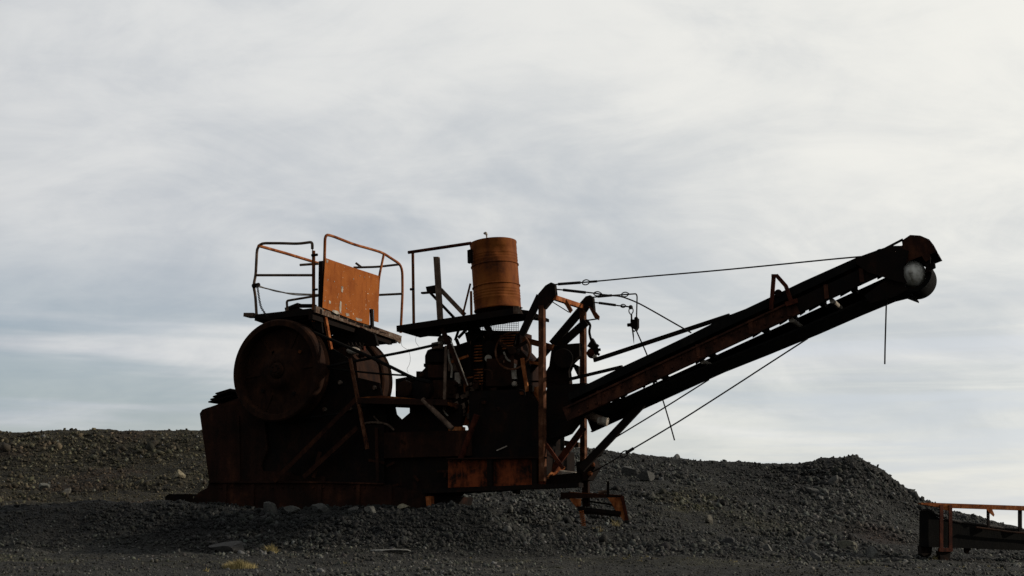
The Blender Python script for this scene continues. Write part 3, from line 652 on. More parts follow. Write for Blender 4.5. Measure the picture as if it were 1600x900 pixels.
part(MB().cyl(pl(487, 399, -0.02), pl(496, 398, -0.02), 0.018, 8), 'clamp', 'dark')
part(MB().cyl(pl(489, 453, -0.02), pl(496, 452, -0.02), 0.014, 8), 'clamp', 'dark')
wr = wof(pu(628, 450, uR)); 
rr_ = [pu(505, 486, uR), pu(508, 366, uR), pu(520, 369, uR), pu(553, 382, uR), pu(582, 390, uR), pu(598, 395, uR), pu(628.5, 415, uR), pu(629, 458, uR), pu(626, 520, uR)]
rail(rr_, 'guardrail', 'rail', 0.019, 0.14, 'tall right guardrail loop behind the orange sheet')
rail([pu(600, 396, uR), pu(592, 434, uR), pu(588, 500, uR)], 'rail_post', 'rail', 0.017)
def farw(px, py): return pl(px, py, wr)
rail([farw(553, 418), farw(590, 417), farw(625, 413)], 'top_rail', 'wood', 0.017)
rail([farw(590, 461), farw(629, 459)], 'mid_rail', 'wood', 0.017)
part(MB().bar(farw(556, 411), farw(564, 417), 0.02, 0.03), 'rail_stub', 'wood')
rail([pl(469, 414, 0.35), pl(498, 412, 0.35)], 'rail_stub', 'wood', 0.017)
rail([pl(449, 486, 0.3), pl(448, 470, 0.3), pl(490, 463, 0.3), pl(510, 460, 0.3)], 'low_rail', 'wood', 0.016, 0.03)
part(MB().bar(pu(502, 408, uR-0.02), pu(501, 482, uR-0.02), 0.06, 0.03, uv), 'board_post', 'dark')
# the orange sheet
UP = uR+0.03
outl = [(508.5, 403), (549, 417), (592, 431), (591.5, 503.5), (585, 502), (584.5, 484), (577.5, 482), (577.5, 508), (560, 503), (540, 495), (504, 480.5), (506, 440)]
part(MB().prism([pu(x, y, UP) for x, y in outl], -uv*0.006), 'orange_sheet', 'panel', 'flat orange painted metal sheet with pale chips')
for x_, y_ in ((512, 437), (522, 440), (534, 450), (535, 448), (516, 473), (533, 489), (541, 482), (507, 470), (562, 431), (569, 433), (540, 476), (552, 436)):
    p = pu(x_, y_, UP); part(MB().cyl(p-uv*0.001, p+uv*0.006, random.uniform(0.006, 0.010), 7), 'paint_chip', 'pale')
for pts_ in (((533, 447), (536, 449), (535.5, 457), (533.5, 456)), ((531.5, 470), (533.5, 472), (533, 486), (531, 490), (530, 480)), ((514, 469), (517, 471), (516, 475), (514, 474)), ((520, 484), (528, 486), (531, 491), (526, 491), (519, 487)), ((510, 405), (513, 407), (512, 411), (510, 410)), ((540, 489), (545, 490), (546, 494), (541, 494)), ((556, 496), (566, 499), (565, 502), (557, 501))):
    part(MB().prism([pu(x, y, UP+0.001) for x, y in pts_], uv*0.002), 'paint_scar', 'pale')
part(MB().bar(pu(580.5, 483, UP+0.01), pu(581.5, 512, UP+0.01), 0.03, 0.055, uv), 'sheet_bracket', 'dark')
part(MB().bar(pu(507, 490, UP-0.05), pu(521, 566, UP-0.05), 0.035, 0.045, uv), 'support_leg', 'rail')
part(MB().bar(pu(562, 506, UP-0.03), pu(573, 575, UP-0.03), 0.035, 0.05, uv), 'support_leg', 'redpost')
part(MB().cyl(pl(395, 447, -0.02), pl(405, 445, -0.02), 0.03, 9), 'chain_bracket', 'dark')

# --- platform with the drum
w2 = 0.15
dk = [(621, 511), (650, 506), (680, 501), (720, 494), (760, 487.5), (800, 481.5), (828, 485.5)]
near = [pl(x, y, w2) for x, y in dk]
b = MB()
top = near; bot = [p-zv*0.045 for p in near]; n = len(near)
vs = []; 
for p in near: vs += [p, p-zv*0.05, p+wv*0.60-zv*0.05, p+wv*0.60-zv*0.01]
fs = [(0, 1, 2, 3), tuple((n-1)*4+k for k in (3, 2, 1, 0))]
for i in range(n-1):
    for a_, c_ in ((0, 1), (1, 2), (2, 3), (3, 0)): fs.append((i*4+a_, (i+1)*4+a_, (i+1)*4+c_, i*4+c_))
b.add(vs, fs); dkp = part(b, 'tank_platform', 'dark', 'dark sloping deck that carries the rusty drum')
part(MB().channel(pl(621, 514, 0.12), pl(816, 485, 0.12), 0.05, 0.075), 'deck_channel', 'dark', None, dkp)
part(px_prism([(646, 513), (672, 511), (672, 521), (647, 520)], 0.2, 0.5), 'deck_bracket', 'dark', None, dkp)
part(px_prism([(802, 478), (810, 478), (816, 490), (802, 490)], 0.08, 0.11), 'corner_plate', 'ridge', None, dkp)
part(px_prism([(740, 498), (815, 488), (815, 494), (742, 505)], 0.6, 0.65), 'deck_bracket', 'dark', None, dkp)
rail([pl(638, 394.5, w2), pl(736, 380, w2)], 'top_rail', 'redpost', 0.021)
rail([pl(645, 395, w2), pl(646.5, 508, w2)], 'rail_post', 'rust', 0.018)
part(MB().cyl(pl(641, 452, w2-0.01), pl(647, 452, w2-0.01), 0.016, 8), 'clamp', 'dark')
part(px_prism([(677, 401), (684.5, 401), (690, 500), (683, 500)], 0.25, 0.30), 'board_post', 'wood', 'tall weathered upright board')
part(px_prism([(665, 448), (682, 445), (682, 457), (667, 456)], 0.30, 0.42), 'block', 'dark')
part(MB().bar(pl(659, 458, 0.28), pl(684, 456, 0.28), 0.05, 0.022), 'stub', 'dark')
part(MB().bar(pl(688, 452, 0.33), pl(726, 492, 0.33), 0.03, 0.05), 'board_brace', 'wood')
part(MB().bar(pl(672, 457, 0.45), pl(709, 496, 0.45), 0.03, 0.03), 'board_brace', 'dark')
part(MB().bar(pl(735, 443, 0.30), pl(723, 492, 0.30), 0.015, 0.02), 'thin_leg', 'rust')
part(MB().bar(pl(736, 455, 0.18), pl(736.5, 492, 0.18), 0.02, 0.025), 'thin_leg', 'rust')
part(px_prism([(730, 391), (736, 389), (736, 410), (730.5, 411)], 0.22, 0.27), 'drum_clip', 'dark')
# legs below the deck
for a_, c_, w_, t_, m_ in (((690, 512), (731, 604), 0.20, 0.055, 'dim'), ((722, 500), (711, 532), 0.75, 0.03, 'dark'), ((738, 505), (716, 528), 0.8, 0.035, 'dark'), ((755, 500), (769, 524), 0.35, 0.07, 'dark'), ((742, 502), (757, 535), 0.5, 0.045, 'dark'), ((697, 540), (694, 640), 0.2, 0.035, 'wood'), ((713, 530), (740, 600), 0.6, 0.04, 'dark')):
    part(MB().bar(pl(*a_, w_), pl(*c_, w_), t_*0.5, t_), 'support_strut', m_)
part(MB().bar(pl(704, 530, 0.17), pl(731, 602, 0.17), 0.008, 0.012), 'strut_highlight', 'pale')  # thin pale strip stands in for the highlight along the strut
# wire mesh guard
b = MB(); A = pl(729, 519, 0.85); Bq = pl(810, 517, 0.85); C_ = pl(733, 503, 0.85); D_ = pl(810, 500, 0.85)
for k in range(24):
    t = k/23; b.bar(A.lerp(Bq, t), C_.lerp(D_, t), 0.004, 0.0045)
for k in range(7):
    t = k/6; b.bar(A.lerp(C_, t), Bq.lerp(D_, t), 0.004, 0.0045)
part(b, 'wire_mesh_guard', 'wire')

# --- engine
eng = part(px_prism([(664, 556), (668, 547), (678, 543), (697, 541), (712, 540), (735, 532), (735, 604), (722, 660), (640, 660), (640, 600), (664, 575)], 0.40, 0.9), 'engine', 'dark')
part(MB().sphere(pl(695, 531, 0.5), 0.085, 18, Vector((1.1, 1, 0.75))), 'air_cleaner', 'ridge', 'pale domed air cleaner', eng)
part(MB().cyl(pl(676, 541, 0.4), pl(690, 538, 0.4), 0.045, 14), 'filter_cap', 'pale', None, eng)
part(MB().cyl(pl(684, 546, 0.38), pl(684, 538, 0.38), 0.07, 14), 'filter', 'wood', None, eng)
part(px_prism([(662, 568), (668, 568), (668, 573), (662, 573)], 0.42, 0.5), 'lug', 'dark', None, eng)
for x0, y0, x1, y1, mm in ((666, 549, 696, 566, 'dark'), (668, 570, 694, 590, 'maroon'), (650, 580, 668, 590, 'dark'), (676, 594, 712, 622, 'wheel'), (700, 560, 712, 580, 'wood'), (710, 582, 718, 600, 'pale'), (664, 600, 676, 640, 'wheel')):
    part(px_prism([(x0, y0), (x1, y0), (x1, y1), (x0, y1)], 0.31+random.uniform(0, 0.05), 0.39), 'engine_cover', mm, None, eng, 0.006)
part(MB().tube(spline([pl(700, 546, 0.28), pl(702, 562, 0.28), pl(706, 575, 0.28), pl(705, 590, 0.28)]), 0.012, 8), 'hose', 'pale', None, eng)
part(MB().bar(pl(705, 566, 0.28), pl(732, 556, 0.28), 0.02, 0.03), 'hose_pipe', 'rail', None, eng)
part(MB().tube(spline([pl(697, 580, 0.25), pl(695, 620, 0.25), pl(693, 640, 0.25), pl(700, 650, 0.25)]), 0.009, 8), 'fuel_line', 'pale', None, eng)
b = MB()
rs = random.Random(5)
for k in range(46):
    x_ = rs.uniform(712, 745); y_ = rs.uniform(598, 668); s_ = rs.uniform(0.01, 0.028)
    p = pl(x_, y_, 0.36+rs.uniform(0, 0.08)); b = MB(); b.box(p, Vector((s_, 0, s_*0.5)), Vector((0, s_, 0)), Vector((-s_*0.4, 0, s_*rs.uniform(0.6, 1.6)))); part(b, 'torn_scrap', 'wood', None, eng)
part(px_prism([(718, 628), (735, 622), (742, 664), (736, 668), (716, 660)], 0.46, 0.50), 'yellow_plate', 'rail', None, eng)
part(MB().box(pl(714, 672, 0.3), uv*0.09, wv*0.05, zv*0.035), 'battery_tray', 'rail', None, eng)
# hood with louvres
hd = part(px_prism([(726, 520), (740, 516), (812, 517), (812, 545), (826, 560), (826, 606), (735, 612), (731, 575), (731, 540)], 0.62, 1.0), 'radiator_hood', 'maroon', 'dark red engine hood with louvres')
def louvres(x0, x1, y0, y1, n, w, taper=0.0, mat='rust'):
    for k in range(n):
        t = (k+0.5)/n; y_ = y0+(y1-y0)*t; dx = taper*t*(x1-x0)
        p = pl(x0+dx, y_, w); q = pl(x1-dx, y_-1, w); part(MB().prism([p, q, q-zv*0.016-wv*0.02, p-zv*0.016-wv*0.02], zv*0.004+wv*0.004), 'louvre', mat, None, hd)
louvres(730, 742, 521, 530, 3, 0.60)
louvres(732, 754, 538, 566, 6, 0.51, 0, 'rail')
louvres(736, 755, 575, 602, 6, 0.51, 0, 'rail')
louvres(780, 806, 522, 546, 6, 0.51, 0.22, 'rail')
part(px_prism([(730, 535), (756, 535), (756, 604), (734, 606)], 0.53, 0.56), 'louvre_panel', 'dark', None, hd)
part(px_prism([(778, 519), (808, 519), (802, 550), (784, 550)], 0.53, 0.56), 'louvre_panel', 'dark', None, hd)
part(px_prism([(730, 504), (742, 502), (748, 520), (740, 535), (732, 530)], 0.5, 0.6), 'hood_bracket', 'dark', None, hd)
part(px_prism([(760, 560), (800, 560), (802, 600), (790, 604), (758, 604)], 0.40, 0.60), 'gearbox', 'maroon', None, hd, 0.01)
part(px_prism([(806, 572), (822, 568), (824, 608), (806, 608)], 0.42, 0.55), 'gear_cover', 'dark', None, hd)
cg = pl(801, 548, 0.32)
ring = [cg+(uv*math.cos(2*math.pi*k/40)+zv*math.sin(2*math.pi*k/40))*0.225 for k in range(40)]
gw = part(MB().tube(ring, 0.013, 8, True), 'pulley_wheel', 'post', 'thin round spoked wheel on the right of the hood')
for k in range(3):
    a = 2*math.pi*k/3+0.5; part(MB().bar(cg, cg+(uv*math.cos(a)+zv*math.sin(a))*0.21, 0.02, 0.035), 'spoke', 'wheel', None, gw)
part(MB().cyl(cg-wv*0.03, cg+wv*0.12, 0.05, 16), 'hub', 'wheel', None, gw)
part(MB().cyl(pl(765, 543, 0.44), pl(765, 543, 0.6), 0.085, 18), 'pulley', 'dark')
part(MB().cyl(pl(763, 560, 0.42), pl(763, 560, 0.6), 0.045, 18), 'pulley', 'pale')
belt([(757, 536), (780, 522), (800, 519)], 0.46, r=0.010); belt([(768, 566), (790, 577), (812, 573)], 0.46, r=0.012)
part(MB().bar(pl(816, 560, 0.3), pl(824, 612, 0.3), 0.03, 0.04), 'upright', 'rail')
part(MB().tube(spline([pl(787, 550, 0.38), pl(793, 562, 0.38), pl(801, 565, 0.38)]), 0.012, 8), 'bent_pipe', 'pale')
part(MB().sphere(pl(804, 600, 0.36), 0.035, 12), 'filler_cap', 'pale')
part(px_prism([(798, 568), (804, 568), (806, 592), (800, 592)], 0.38, 0.44), 'fuel_tank_strap', 'pale')
rc = random.Random(21)
for k in range(34):                       # pipes, brackets, fittings crowding the engine bay
    x_ = rc.uniform(655, 825); y_ = rc.uniform(575 if x_ < 740 else 550, 640); w_ = rc.uniform(0.22, 0.38); kind = rc.random(); m_ = rc.choice(['dim', 'wheel', 'dark', 'rust', 'maroon', 'dim'])
    if kind < 0.4:
        x2 = x_+rc.uniform(-22, 22); y2 = y_+rc.uniform(6, 30); part(MB().tube(rnd([pl(x_, y_, w_), pl(x2, y_+2, w_), pl(x2, y2, w_)], 0.04), rc.uniform(0.006, 0.014), 7), 'pipe', m_, None, eng)
    elif kind < 0.7:
        part(MB().cyl(pl(x_, y_, w_), pl(x_+rc.uniform(3, 9), y_-rc.uniform(-4, 4), w_+0.05), rc.uniform(0.018, 0.04), 12), 'fitting', m_, None, eng)
    else:
        e_ = rc.uniform(5, 11); h_ = rc.uniform(4, 12); part(px_prism([(x_, y_), (x_+e_, y_-1), (x_+e_+rc.uniform(-3, 3), y_+h_), (x_+1, y_+h_)], w_, w_+0.03), 'bracket', m_, None, eng)
for k in range(16):                       # bolts and seams on the hull
    x_ = 345+k*16; part(MB().cyl(pl(x_, 762+rc.uniform(-1, 1), 0.095), pl(x_, 762, 0.08), 0.012, 6), 'rivet', 'maroon')
for x_, y0_, y1_ in ((372, 650, 766), (588, 668, 766)):
    part(MB().bar(pl(x_, y0_, 0.15), pl(x_+2, min(y1_, 752), 0.15), 0.012, 0.04), 'seam_strip', 'maroon')
for k in range(7):
    x_ = rc.uniform(600, 720); y_ = rc.uniform(680, 760); part(MB().bar(pl(x_, y_, 0.2), pl(x_+rc.uniform(-30, 30), y_+rc.uniform(-12, 12), 0.2), 0.02, 0.03), 'loose_bar', 'dim')
# hopper under the hood
hp = part(px_prism([(733, 611), (825, 608), (850, 650), (850, 700), (835, 722), (733, 722)], 0.30, 0.95), 'chute', 'dark')
part(px_prism([(825, 606), (848, 603), (851, 644), (849, 646)], 0.40, 0.44), 'chute_cheek', 'rail', 'orange rust-streaked triangular cheek plate')
part(px_prism([(826, 602), (832, 602), (832, 612), (826, 612)], 0.3, 0.36), 'lug', 'dark')
part(MB().cyl(pl(820, 596, 0.6), pl(866, 596, 0.6), 0.012, 8), 'rod', 'dark')
part(MB().cyl(pl(745, 648, 0.2), pl(718, 722, 0.2), 0.036, 14), 'brace_pipe', 'redpost')

# --- chassis beam
ch = part(MB().prism([pl(x, y, 0.18) for x, y in ((700, 718), (852, 716), (852, 757), (700, 762))], wv*0.015), 'chassis_beam', 'chassis', 'orange-red painted chassis side beam')
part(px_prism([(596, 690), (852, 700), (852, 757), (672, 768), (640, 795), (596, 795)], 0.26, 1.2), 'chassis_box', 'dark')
part(MB().bar(pl(664, 768, 0.12), pl(908, 758, 0.12), 0.14, 0.05), 'lower_flange', 'dark')
part(MB().bar(pl(700, 717, 0.14), pl(855, 715, 0.14), 0.09, 0.014), 'upper_flange', 'maroon')
for x_ in (766, 836): part(MB().bar(pl(x_, 717, 0.14), pl(x_, 762, 0.14), 0.05, 0.06), 'stiffener', 'dark')
part(px_prism([(800, 758), (809, 758), (807, 772), (801, 771)], 0.2, 0.3), 'lug', 'dark')
part(px_prism([(850, 744), (906, 738), (906, 757), (850, 760)], 0.35, 0.42), 'end_frame', 'dark')
part(px_prism([(600, 676), (735, 672), (735, 712), (600, 716)], 0.20, 0.25), 'inner_plate', 'maroon')
part(MB().cyl(pl(858, 739, 0.6), pl(900, 744, 0.6), 0.05, 16), 'drawbar_pipe', 'pale')
part(MB().bar(pl(852, 746, 0.3), pl(880, 730, 0.7), 0.03, 0.05), 'brace', 'rail')
part(MB().bar(pl(776, 704, 0.24), pl(792, 697, 0.24), 0.01, 0.012), 'strip', 'pale')

# --- mast
def pillar(px, y0, y1, w, ww, name='mast_post'):
    part(MB().channel(pl(px, y0, w), pl(px+1, y1, w), ww, 0.062, 0.010, wv, 1), name, 'post')
wm2 = 1.0; wn = 0.12
pillar(847, 478, 752, wn, 0.085); pillar(911, 482, 750, wm2, 0.085)
hp1 = [(841, 459), (852, 446), (861, 441), (866, 443), (868, 460), (860, 471), (851, 482), (842, 484), (839, 466)]
part(px_prism(hp1, wn-0.02, wn+0.05), 'mast_head', 'dark')
hp2 = [(906, 473), (915, 463), (922, 461), (926, 465), (928, 486), (918, 480), (908, 496), (900, 490)]
part(px_prism(hp2, wm2-0.02, wm2+0.05), 'mast_head', 'dark')
part(MB().bar(pl(844, 462, wn+0.01), pl(815, 524, wn+0.01), 0.04, 0.085), 'mast_strut', 'dark')
part(MB().bar(pl(912, 480, wm2), pl(863, 538, wm2), 0.04, 0.10), 'mast_strut', 'dark')
part(MB().bar(pl(916, 503, wm2-0.05), pl(872, 542, wm2-0.05), 0.04, 0.095), 'mast_strut', 'dark')
pa = pl(866, 465, wn); part(MB().bar(pa, pl(909, 479, wm2-0.05), 0.05, 0.055, uv), 'mast_crossbar', 'rail')
part(px_prism([(874, 466), (885, 468), (894, 484), (890, 489), (884, 478)], 0.4, 0.43), 'hook_plate', 'rust')
part(px_prism([(919, 478), (927, 483), (936, 494), (935, 500), (929, 497)], 0.9, 0.93), 'hook_plate', 'rust')
part(MB().cyl(pl(862, 471, 0.3), pl(889, 488, 0.3), 0.006, 6), 'thin_rod', 'wire'); part(MB().cyl(pl(914, 501, 0.9), pl(935, 498, 0.9), 0.009, 6), 'thin_rod', 'wire')
part(MB().bar(pl(818, 531, 0.5), pl(864, 543, 0.5), 0.04, 0.07), 'cross_bar', 'rust')
part(MB().bar(pl(828, 566, 0.55), pl(846, 569, 0.55), 0.04, 0.035), 'cross_bar', 'rail')
part(MB().bar(pl(862, 540, 0.62), pl(828, 580, 0.62), 0.04, 0.06), 'brace', 'dark')
# winch and gear between the posts
part(px_prism([(862, 542), (880, 538), (905, 536), (905, 556), (894, 566), (888, 580), (890, 600), (862, 606), (843, 604), (848, 588), (858, 572)], 0.60, 0.70), 'winch_housing', 'dark')
part(MB().cyl(pl(880, 560, 0.35), pl(880, 560, 0.9), 0.12, 20), 'winch_drum', 'dark')
part(px_prism([(892, 566), (904, 572), (904, 590)], 0.7, 0.75), 'gusset', 'dark')
part(MB().sphere(pl(925, 552, 0.85), 0.065, 14, Vector((1, 1, 1))), 'sheave_block', 'redpost')
b = MB()
for k in range(9):
    a = -0.9+k*0.33; p = pl(926, 548, 0.82); b.bar(p, p+(uv*math.cos(a)+zv*math.sin(a))*(0.10 if k % 2 else 0.075), 0.03, 0.03)
part(b, 'toothed_wheel', 'dark'); part(MB().bar(pl(928, 556, 0.8), pl(933, 561, 0.8), 0.05, 0.04), 'pale_shoe', 'pale')
part(MB().tube(spline([pl(916, 500, 0.85), pl(922, 508, 0.85), pl(921, 520, 0.85), pl(926, 540, 0.85)]), 0.016, 8), 'strap', 'dark')
part(px_prism([(917, 541), (925, 528), (932, 540), (926, 546)], 0.8, 0.86), 'strap_plate', 'dark')
# tail box of the conveyor between the posts
part(px_prism([(855, 603), (915, 598), (920, 636), (903, 652), (884, 676), (862, 685), (850, 700), (848, 640)], 0.40, 0.62), 'tail_box', 'dark')
part(MB().bar(pl(850, 690, 0.15), pl(880, 732, 0.15), 0.03, 0.04), 'brace', 'redpost')
part(MB().bar(pl(858, 742, 0.45), pl(912, 668, 0.75), 0.03, 0.075), 'brace', 'redpost')
part(px_prism([(857, 684), (880, 688), (904, 691), (904, 699), (858, 694)], 1.05, 1.10), 'rusty_board', 'wood')
part(MB().bar(pl(1004, 631, 0.55), pl(908, 733, 0.25), 0.05, 0.085), 'prop_leg', 'dark', 'thick dark diagonal prop under the conveyor')
part(MB().bar(pl(915, 744, 0.6), pl(916, 792, 0.6), 0.06, 0.075), 'jack_leg', 'maroon')
part(px_prism([(900, 722), (925, 716), (930, 730), (918, 750), (902, 752)], 0.4, 0.6), 'knuckle', 'dark')
part(px_prism([(926, 705), (933, 697), (942, 700), (938, 712), (928, 716)], 0.40, 0.46), 'collar', 'dark')
for x_, y_ in ((926, 726), (922, 740)): part(MB().sphere(pl(x_, y_, 0.37), 0.03, 10), 'hydraulic_fitting', 'rust')
cyl_ = part(MB().cyl(pl(912, 646, 0.30), pl(949, 660, 0.30), 0.047, 18), 'hydraulic_cylinder', 'wood')
part(MB().cyl(pl(935, 656.5, 0.295), pl(949.5, 659.5, 0.295), 0.050, 18), 'cylinder_cap', 'pale', None, cyl_)

# --- conveyor
W0 = 0.12; W3 = 0.86
cv_ = part(MB().channel(pl(884, 648, W0), pl(1246, 479, W0), 0.06, 0.165, 0.010, wv, 1), 'conveyor', 'beam', 'long raised conveyor boom, brown side channel')
def sub(b, name, mat, label=None, bev=0): return part(b, name, mat, label, cv_, bev)
sub(MB().channel(pl(1246, 479, W0+0.01), pl(1412, 401.5, W0+0.01), 0.05, 0.155, 0.010, wv, 1), 'side_channel', 'dark')
sub(MB().channel(sh(pl(884, 652, W0), 0, W3-W0, -0.02), sh(pl(1400, 412, W0), 0, W3-W0, -0.035), 0.06, 0.215, 0.010, wv, -1), 'side_channel', 'dark')
sub(MB().bar(pl(886, 636.5, W0-0.035), pl(1246, 467.5, W0-0.035), 0.04, 0.02), 'top_flange', 'beam')
# troughed carrying belt: raised edges, low middle
tl = [(888, 614), (918, 600), (968, 575), (1010, 555.5), (1075, 524.5), (1140, 492), (1165, 482.5), (1202, 465), (1254, 440), (1338, 402.5), (1390, 384), (1416, 384)]
E = [pl(x, y, W0+0.02) for x, y in tl]; E2 = [pl(x, y, W0+0.02) for x, y in tl]
secs = []
for i, p in enumerate(E):
    k = 1.0 if i < len(E)-3 else (0.75 if i == len(E)-3 else (0.3 if i == len(E)-2 else 0.0))
    d = 0.165*k; q = p+wv*(W3-W0-0.04)
    secs.append([p, p+wv*0.22-zv*d, p+wv*0.48-zv*d, q, q-zv*0.02, p+wv*0.49-zv*(d+0.02), p+wv*0.21-zv*(d+0.02), p-zv*0.02-wv*0.0])
def loft(secs):
    m = len(secs[0]); vs = [v for s in secs for v in s]; fs = []
    for i in range(len(secs)-1):
        for k in range(m): fs.append((i*m+k, i*m+(k+1) % m, (i+1)*m+(k+1) % m, (i+1)*m+k))
    fs += [tuple(range(m))[::-1], tuple((len(secs)-1)*m+k for k in range(m))]; return MB().add(vs, fs)
sub(loft(secs), 'carrying_belt', 'black', 'sagging black troughed rubber belt')
# skirt boards beside the belt
for i in range(len(tl)-3):
    a_, c_ = tl[i], tl[i+1]
    sub(MB().prism([pl(a_[0], a_[1]+1.5, W0), pl(c_[0], c_[1]+1.5, W0), pl(c_[0], 664-0.4669*(c_[0]-858.6)-24, W0), pl(a_[0], 664-0.4669*(a_[0]-858.6)-24, W0)], wv*0.008), 'skirt_rubber', 'black')
# return belt
rt = [(930, 638), (1006, 609), (1036, 598), (1100, 572), (1180, 540), (1262, 506), (1330, 476), (1385, 453), (1405, 448), (1424, 455)]
secs = [[p, p+wv*0.66, p+wv*0.66-zv*0.02, p-zv*0.02] for p in [pl(x, y, W0+0.06) for x, y in rt]]
sub(loft(secs), 'return_belt', 'black')
# idler frames and rollers
def lowline(x): return 664-0.4669*(x-858.6)
for x_ in (940, 1018, 1094, 1180, 1225, 1272, 1322, 1375):
    y_ = lowline(x_)-10; p = pl(x_, y_, W0); q = p+wv*(W3-W0)
    sub(MB().bar(p-zv*0.02, q-zv*0.02, 0.05, 0.05, zv), 'cross_member', 'dark')
    rb = p+wv*0.26-zv*0.0; sub(MB().cyl(rb, p+wv*0.50, 0.045, 16), 'idler_roller', 'wheel')
    sub(MB().cyl(p+wv*0.05+zv*0.15, rb, 0.045, 16), 'idler_roller', 'wheel')
for x_ in (1097, 1236, 1300): 
    p = pl(x_, lowline(x_)+12, W0+0.06); sub(MB().cyl(p, p+wv*0.5, 0.028, 16), 'return_roller', 'pale')  # rollers coloured pale to stand in for their glints
for x0, x1 in ((895, 955), (968, 982), (1003, 1010), (1018, 1028), (1085, 1104), (1174, 1190), (1216, 1232), (1248, 1260), (1262, 1284), (1311, 1334), (1369, 1400)):
    sub(MB().prism([pl(x0, lowline(x0)-6, W0+0.03), pl(x1, lowline(x1)-6, W0+0.03), pl(x1-2, lowline(x1)+11, W0+0.03), pl(x0+2, lowline(x0)+11, W0+0.03)], wv*0.012), 'batten_plate', 'dark')
# triangular bracket above the boom
for a_, c_ in (((1209, 431), (1205, 484)), ((1213, 430), (1228, 447)), ((1228, 447), (1236, 470))):
    sub(MB().bar(pl(*a_, W0-0.05), pl(*c_, W0-0.05), 0.03, 0.042), 'bracket_bar', 'redpost')
sub(MB().bar(pl(1206, 431, W0-0.05), pl(1216, 431, W0-0.05), 0.05, 0.03), 'bracket_bar', 'redpost')
sub(MB().cyl(pl(1216, 458, W0-0.03), pl(1216, 458, W0+0.1), 0.042, 16), 'wing_roller', 'dark')
sub(MB().bar(pl(1228, 476, W0-0.06), pl(1246, 470, W0-0.06), 0.05, 0.05), 'clamp', 'redpost')
# head: cover plates, pulley and belt wrapped round it
ctr = pl(1424, 426, W0+0.06)
mp = ctr.y/F
def arc(c, r, a0, a1, n, w=0.0): return [c+(uv*math.cos(a0+(a1-a0)*k/n)+zv*math.sin(a0+(a1-a0)*k/n))*r+wv*w for k in range(n+1)]
cov = [(1338, 401), (1352, 400), (1360, 394), (1373, 390), (1388, 382), (1402, 375), (1422, 367), (1438, 368), (1452, 374), (1459, 383), (1464.5, 393), (1453, 397.5), (1454, 404), (1446, 409), (1444, 403), (1430, 404), (1422, 409), (1416, 402), (1404, 400), (1384, 398), (1352, 412)]
# the cover: near cheek, far cheek and bent top sheet
cheek = [pl(x, y, W0-0.03) for x, y in [(1398, 389), (1410, 383), (1409, 376), (1422, 367), (1438, 368), (1452, 374), (1459, 383), (1464.5, 393), (1453, 397.5), (1454, 404), (1446, 409), (1440, 400), (1422, 407), (1408, 416), (1398, 418)]]
sub(MB().prism(cheek, wv*0.01), 'head_cover', 'maroon', 'rounded dark red guard cheek over the head pulley')
sub(MB().prism([p+wv*0.50 for p in cheek], wv*0.01), 'head_cover', 'maroon')
tp = [pl(x, y, W0-0.02) for x, y in [(1409, 376), (1422, 367.5), (1438, 368.5), (1452, 374.5), (1459, 383.5), (1464, 393)]]
secs = [[p, p+wv*0.50, p+wv*0.50-zv*0.01, p-zv*0.01] for p in tp]
sub(loft(secs), 'cover_sheet', 'maroon')
sub(MB().bar(pl(1384, 388, W0-0.03), pl(1411, 374, W0-0.03), 0.02, 0.022), 'cover_rod', 'dark')
sub(px_prism([(1338, 402), (1352, 400), (1358, 395), (1366, 396), (1384, 387), (1400, 384), (1420, 392), (1417, 404), (1412, 416), (1412, 430), (1417, 442), (1402, 440), (1356, 425), (1338, 412)], W0-0.06, W0-0.045), 'head_plate', 'dark')
sub(px_prism([(1380, 440), (1400, 424), (1418, 452), (1400, 462), (1360, 474), (1350, 462)], W0-0.01, W0+0.02), 'head_plate', 'dark')
sub(px_prism([(1451, 413), (1459, 409), (1461.5, 418), (1453, 422)], W0, W0+0.04), 'scraper_lug', 'dark')
sub(px_prism([(1446, 404), (1454, 402), (1453, 424), (1446, 426)], W0, W0+0.03), 'scraper_arm', 'dark')
ro = 0.205
outer = arc(ctr, ro, R(115), R(-118), 30); inner = arc(ctr, ro-0.03, R(115), R(-118), 30)
secs = [[o_, o_+wv*0.5, i_+wv*0.5, i_] for o_, i_ in zip(outer, inner)]
sub(loft(secs), 'belt_wrap', 'black')
sub(MB().lathe(ctr+wv*0.02, wv, [(-0.09, 0.0), (-0.09, 0.018), (-0.078, 0.020), (-0.068, 0.05), (-0.048, 0.085), (-0.015, 0.118), (0.03, 0.142), (0.44, 0.142), (0.44, 0)], 40), 'head_pulley', 'pulley', 'white worn head pulley')
sub(MB().lathe(ctr+wv*0.01, wv, [(-0.0, 0.176), (-0.0, 0.156), (0.04, 0.156), (0.04, 0.176)], 40, True, True), 'pulley_ring', 'dark')
b_ = random.Random(9)
for k in range(26):                       # bolt heads and gusset plates along the near side channel
    x_ = 905+k*13.2; sub(MB().cyl(pl(x_, lowline(x_)-4+b_.choice((-6, 5)), W0-0.045), pl(x_, lowline(x_)-4, W0-0.02), 0.011, 6), 'bolt', 'beam')
for x_ in (935, 1012, 1090, 1172, 1232, 1290, 1345):
    sub(MB().bar(pl(x_, lowline(x_)-18, W0-0.04), pl(x_+2, lowline(x_)+4, W0-0.04), 0.012, 0.045), 'stiffener', 'beam')
# stay rods over the conveyor
part(MB().bar(pl(928, 563, 0.6), pl(1140, 493, 0.25), 0.03, 0.047), 'stay_rod', 'dark')
part(MB().bar(pl(888, 593, 0.6), pl(972, 573, 0.3), 0.03, 0.035), 'stay_rod', 'dark')

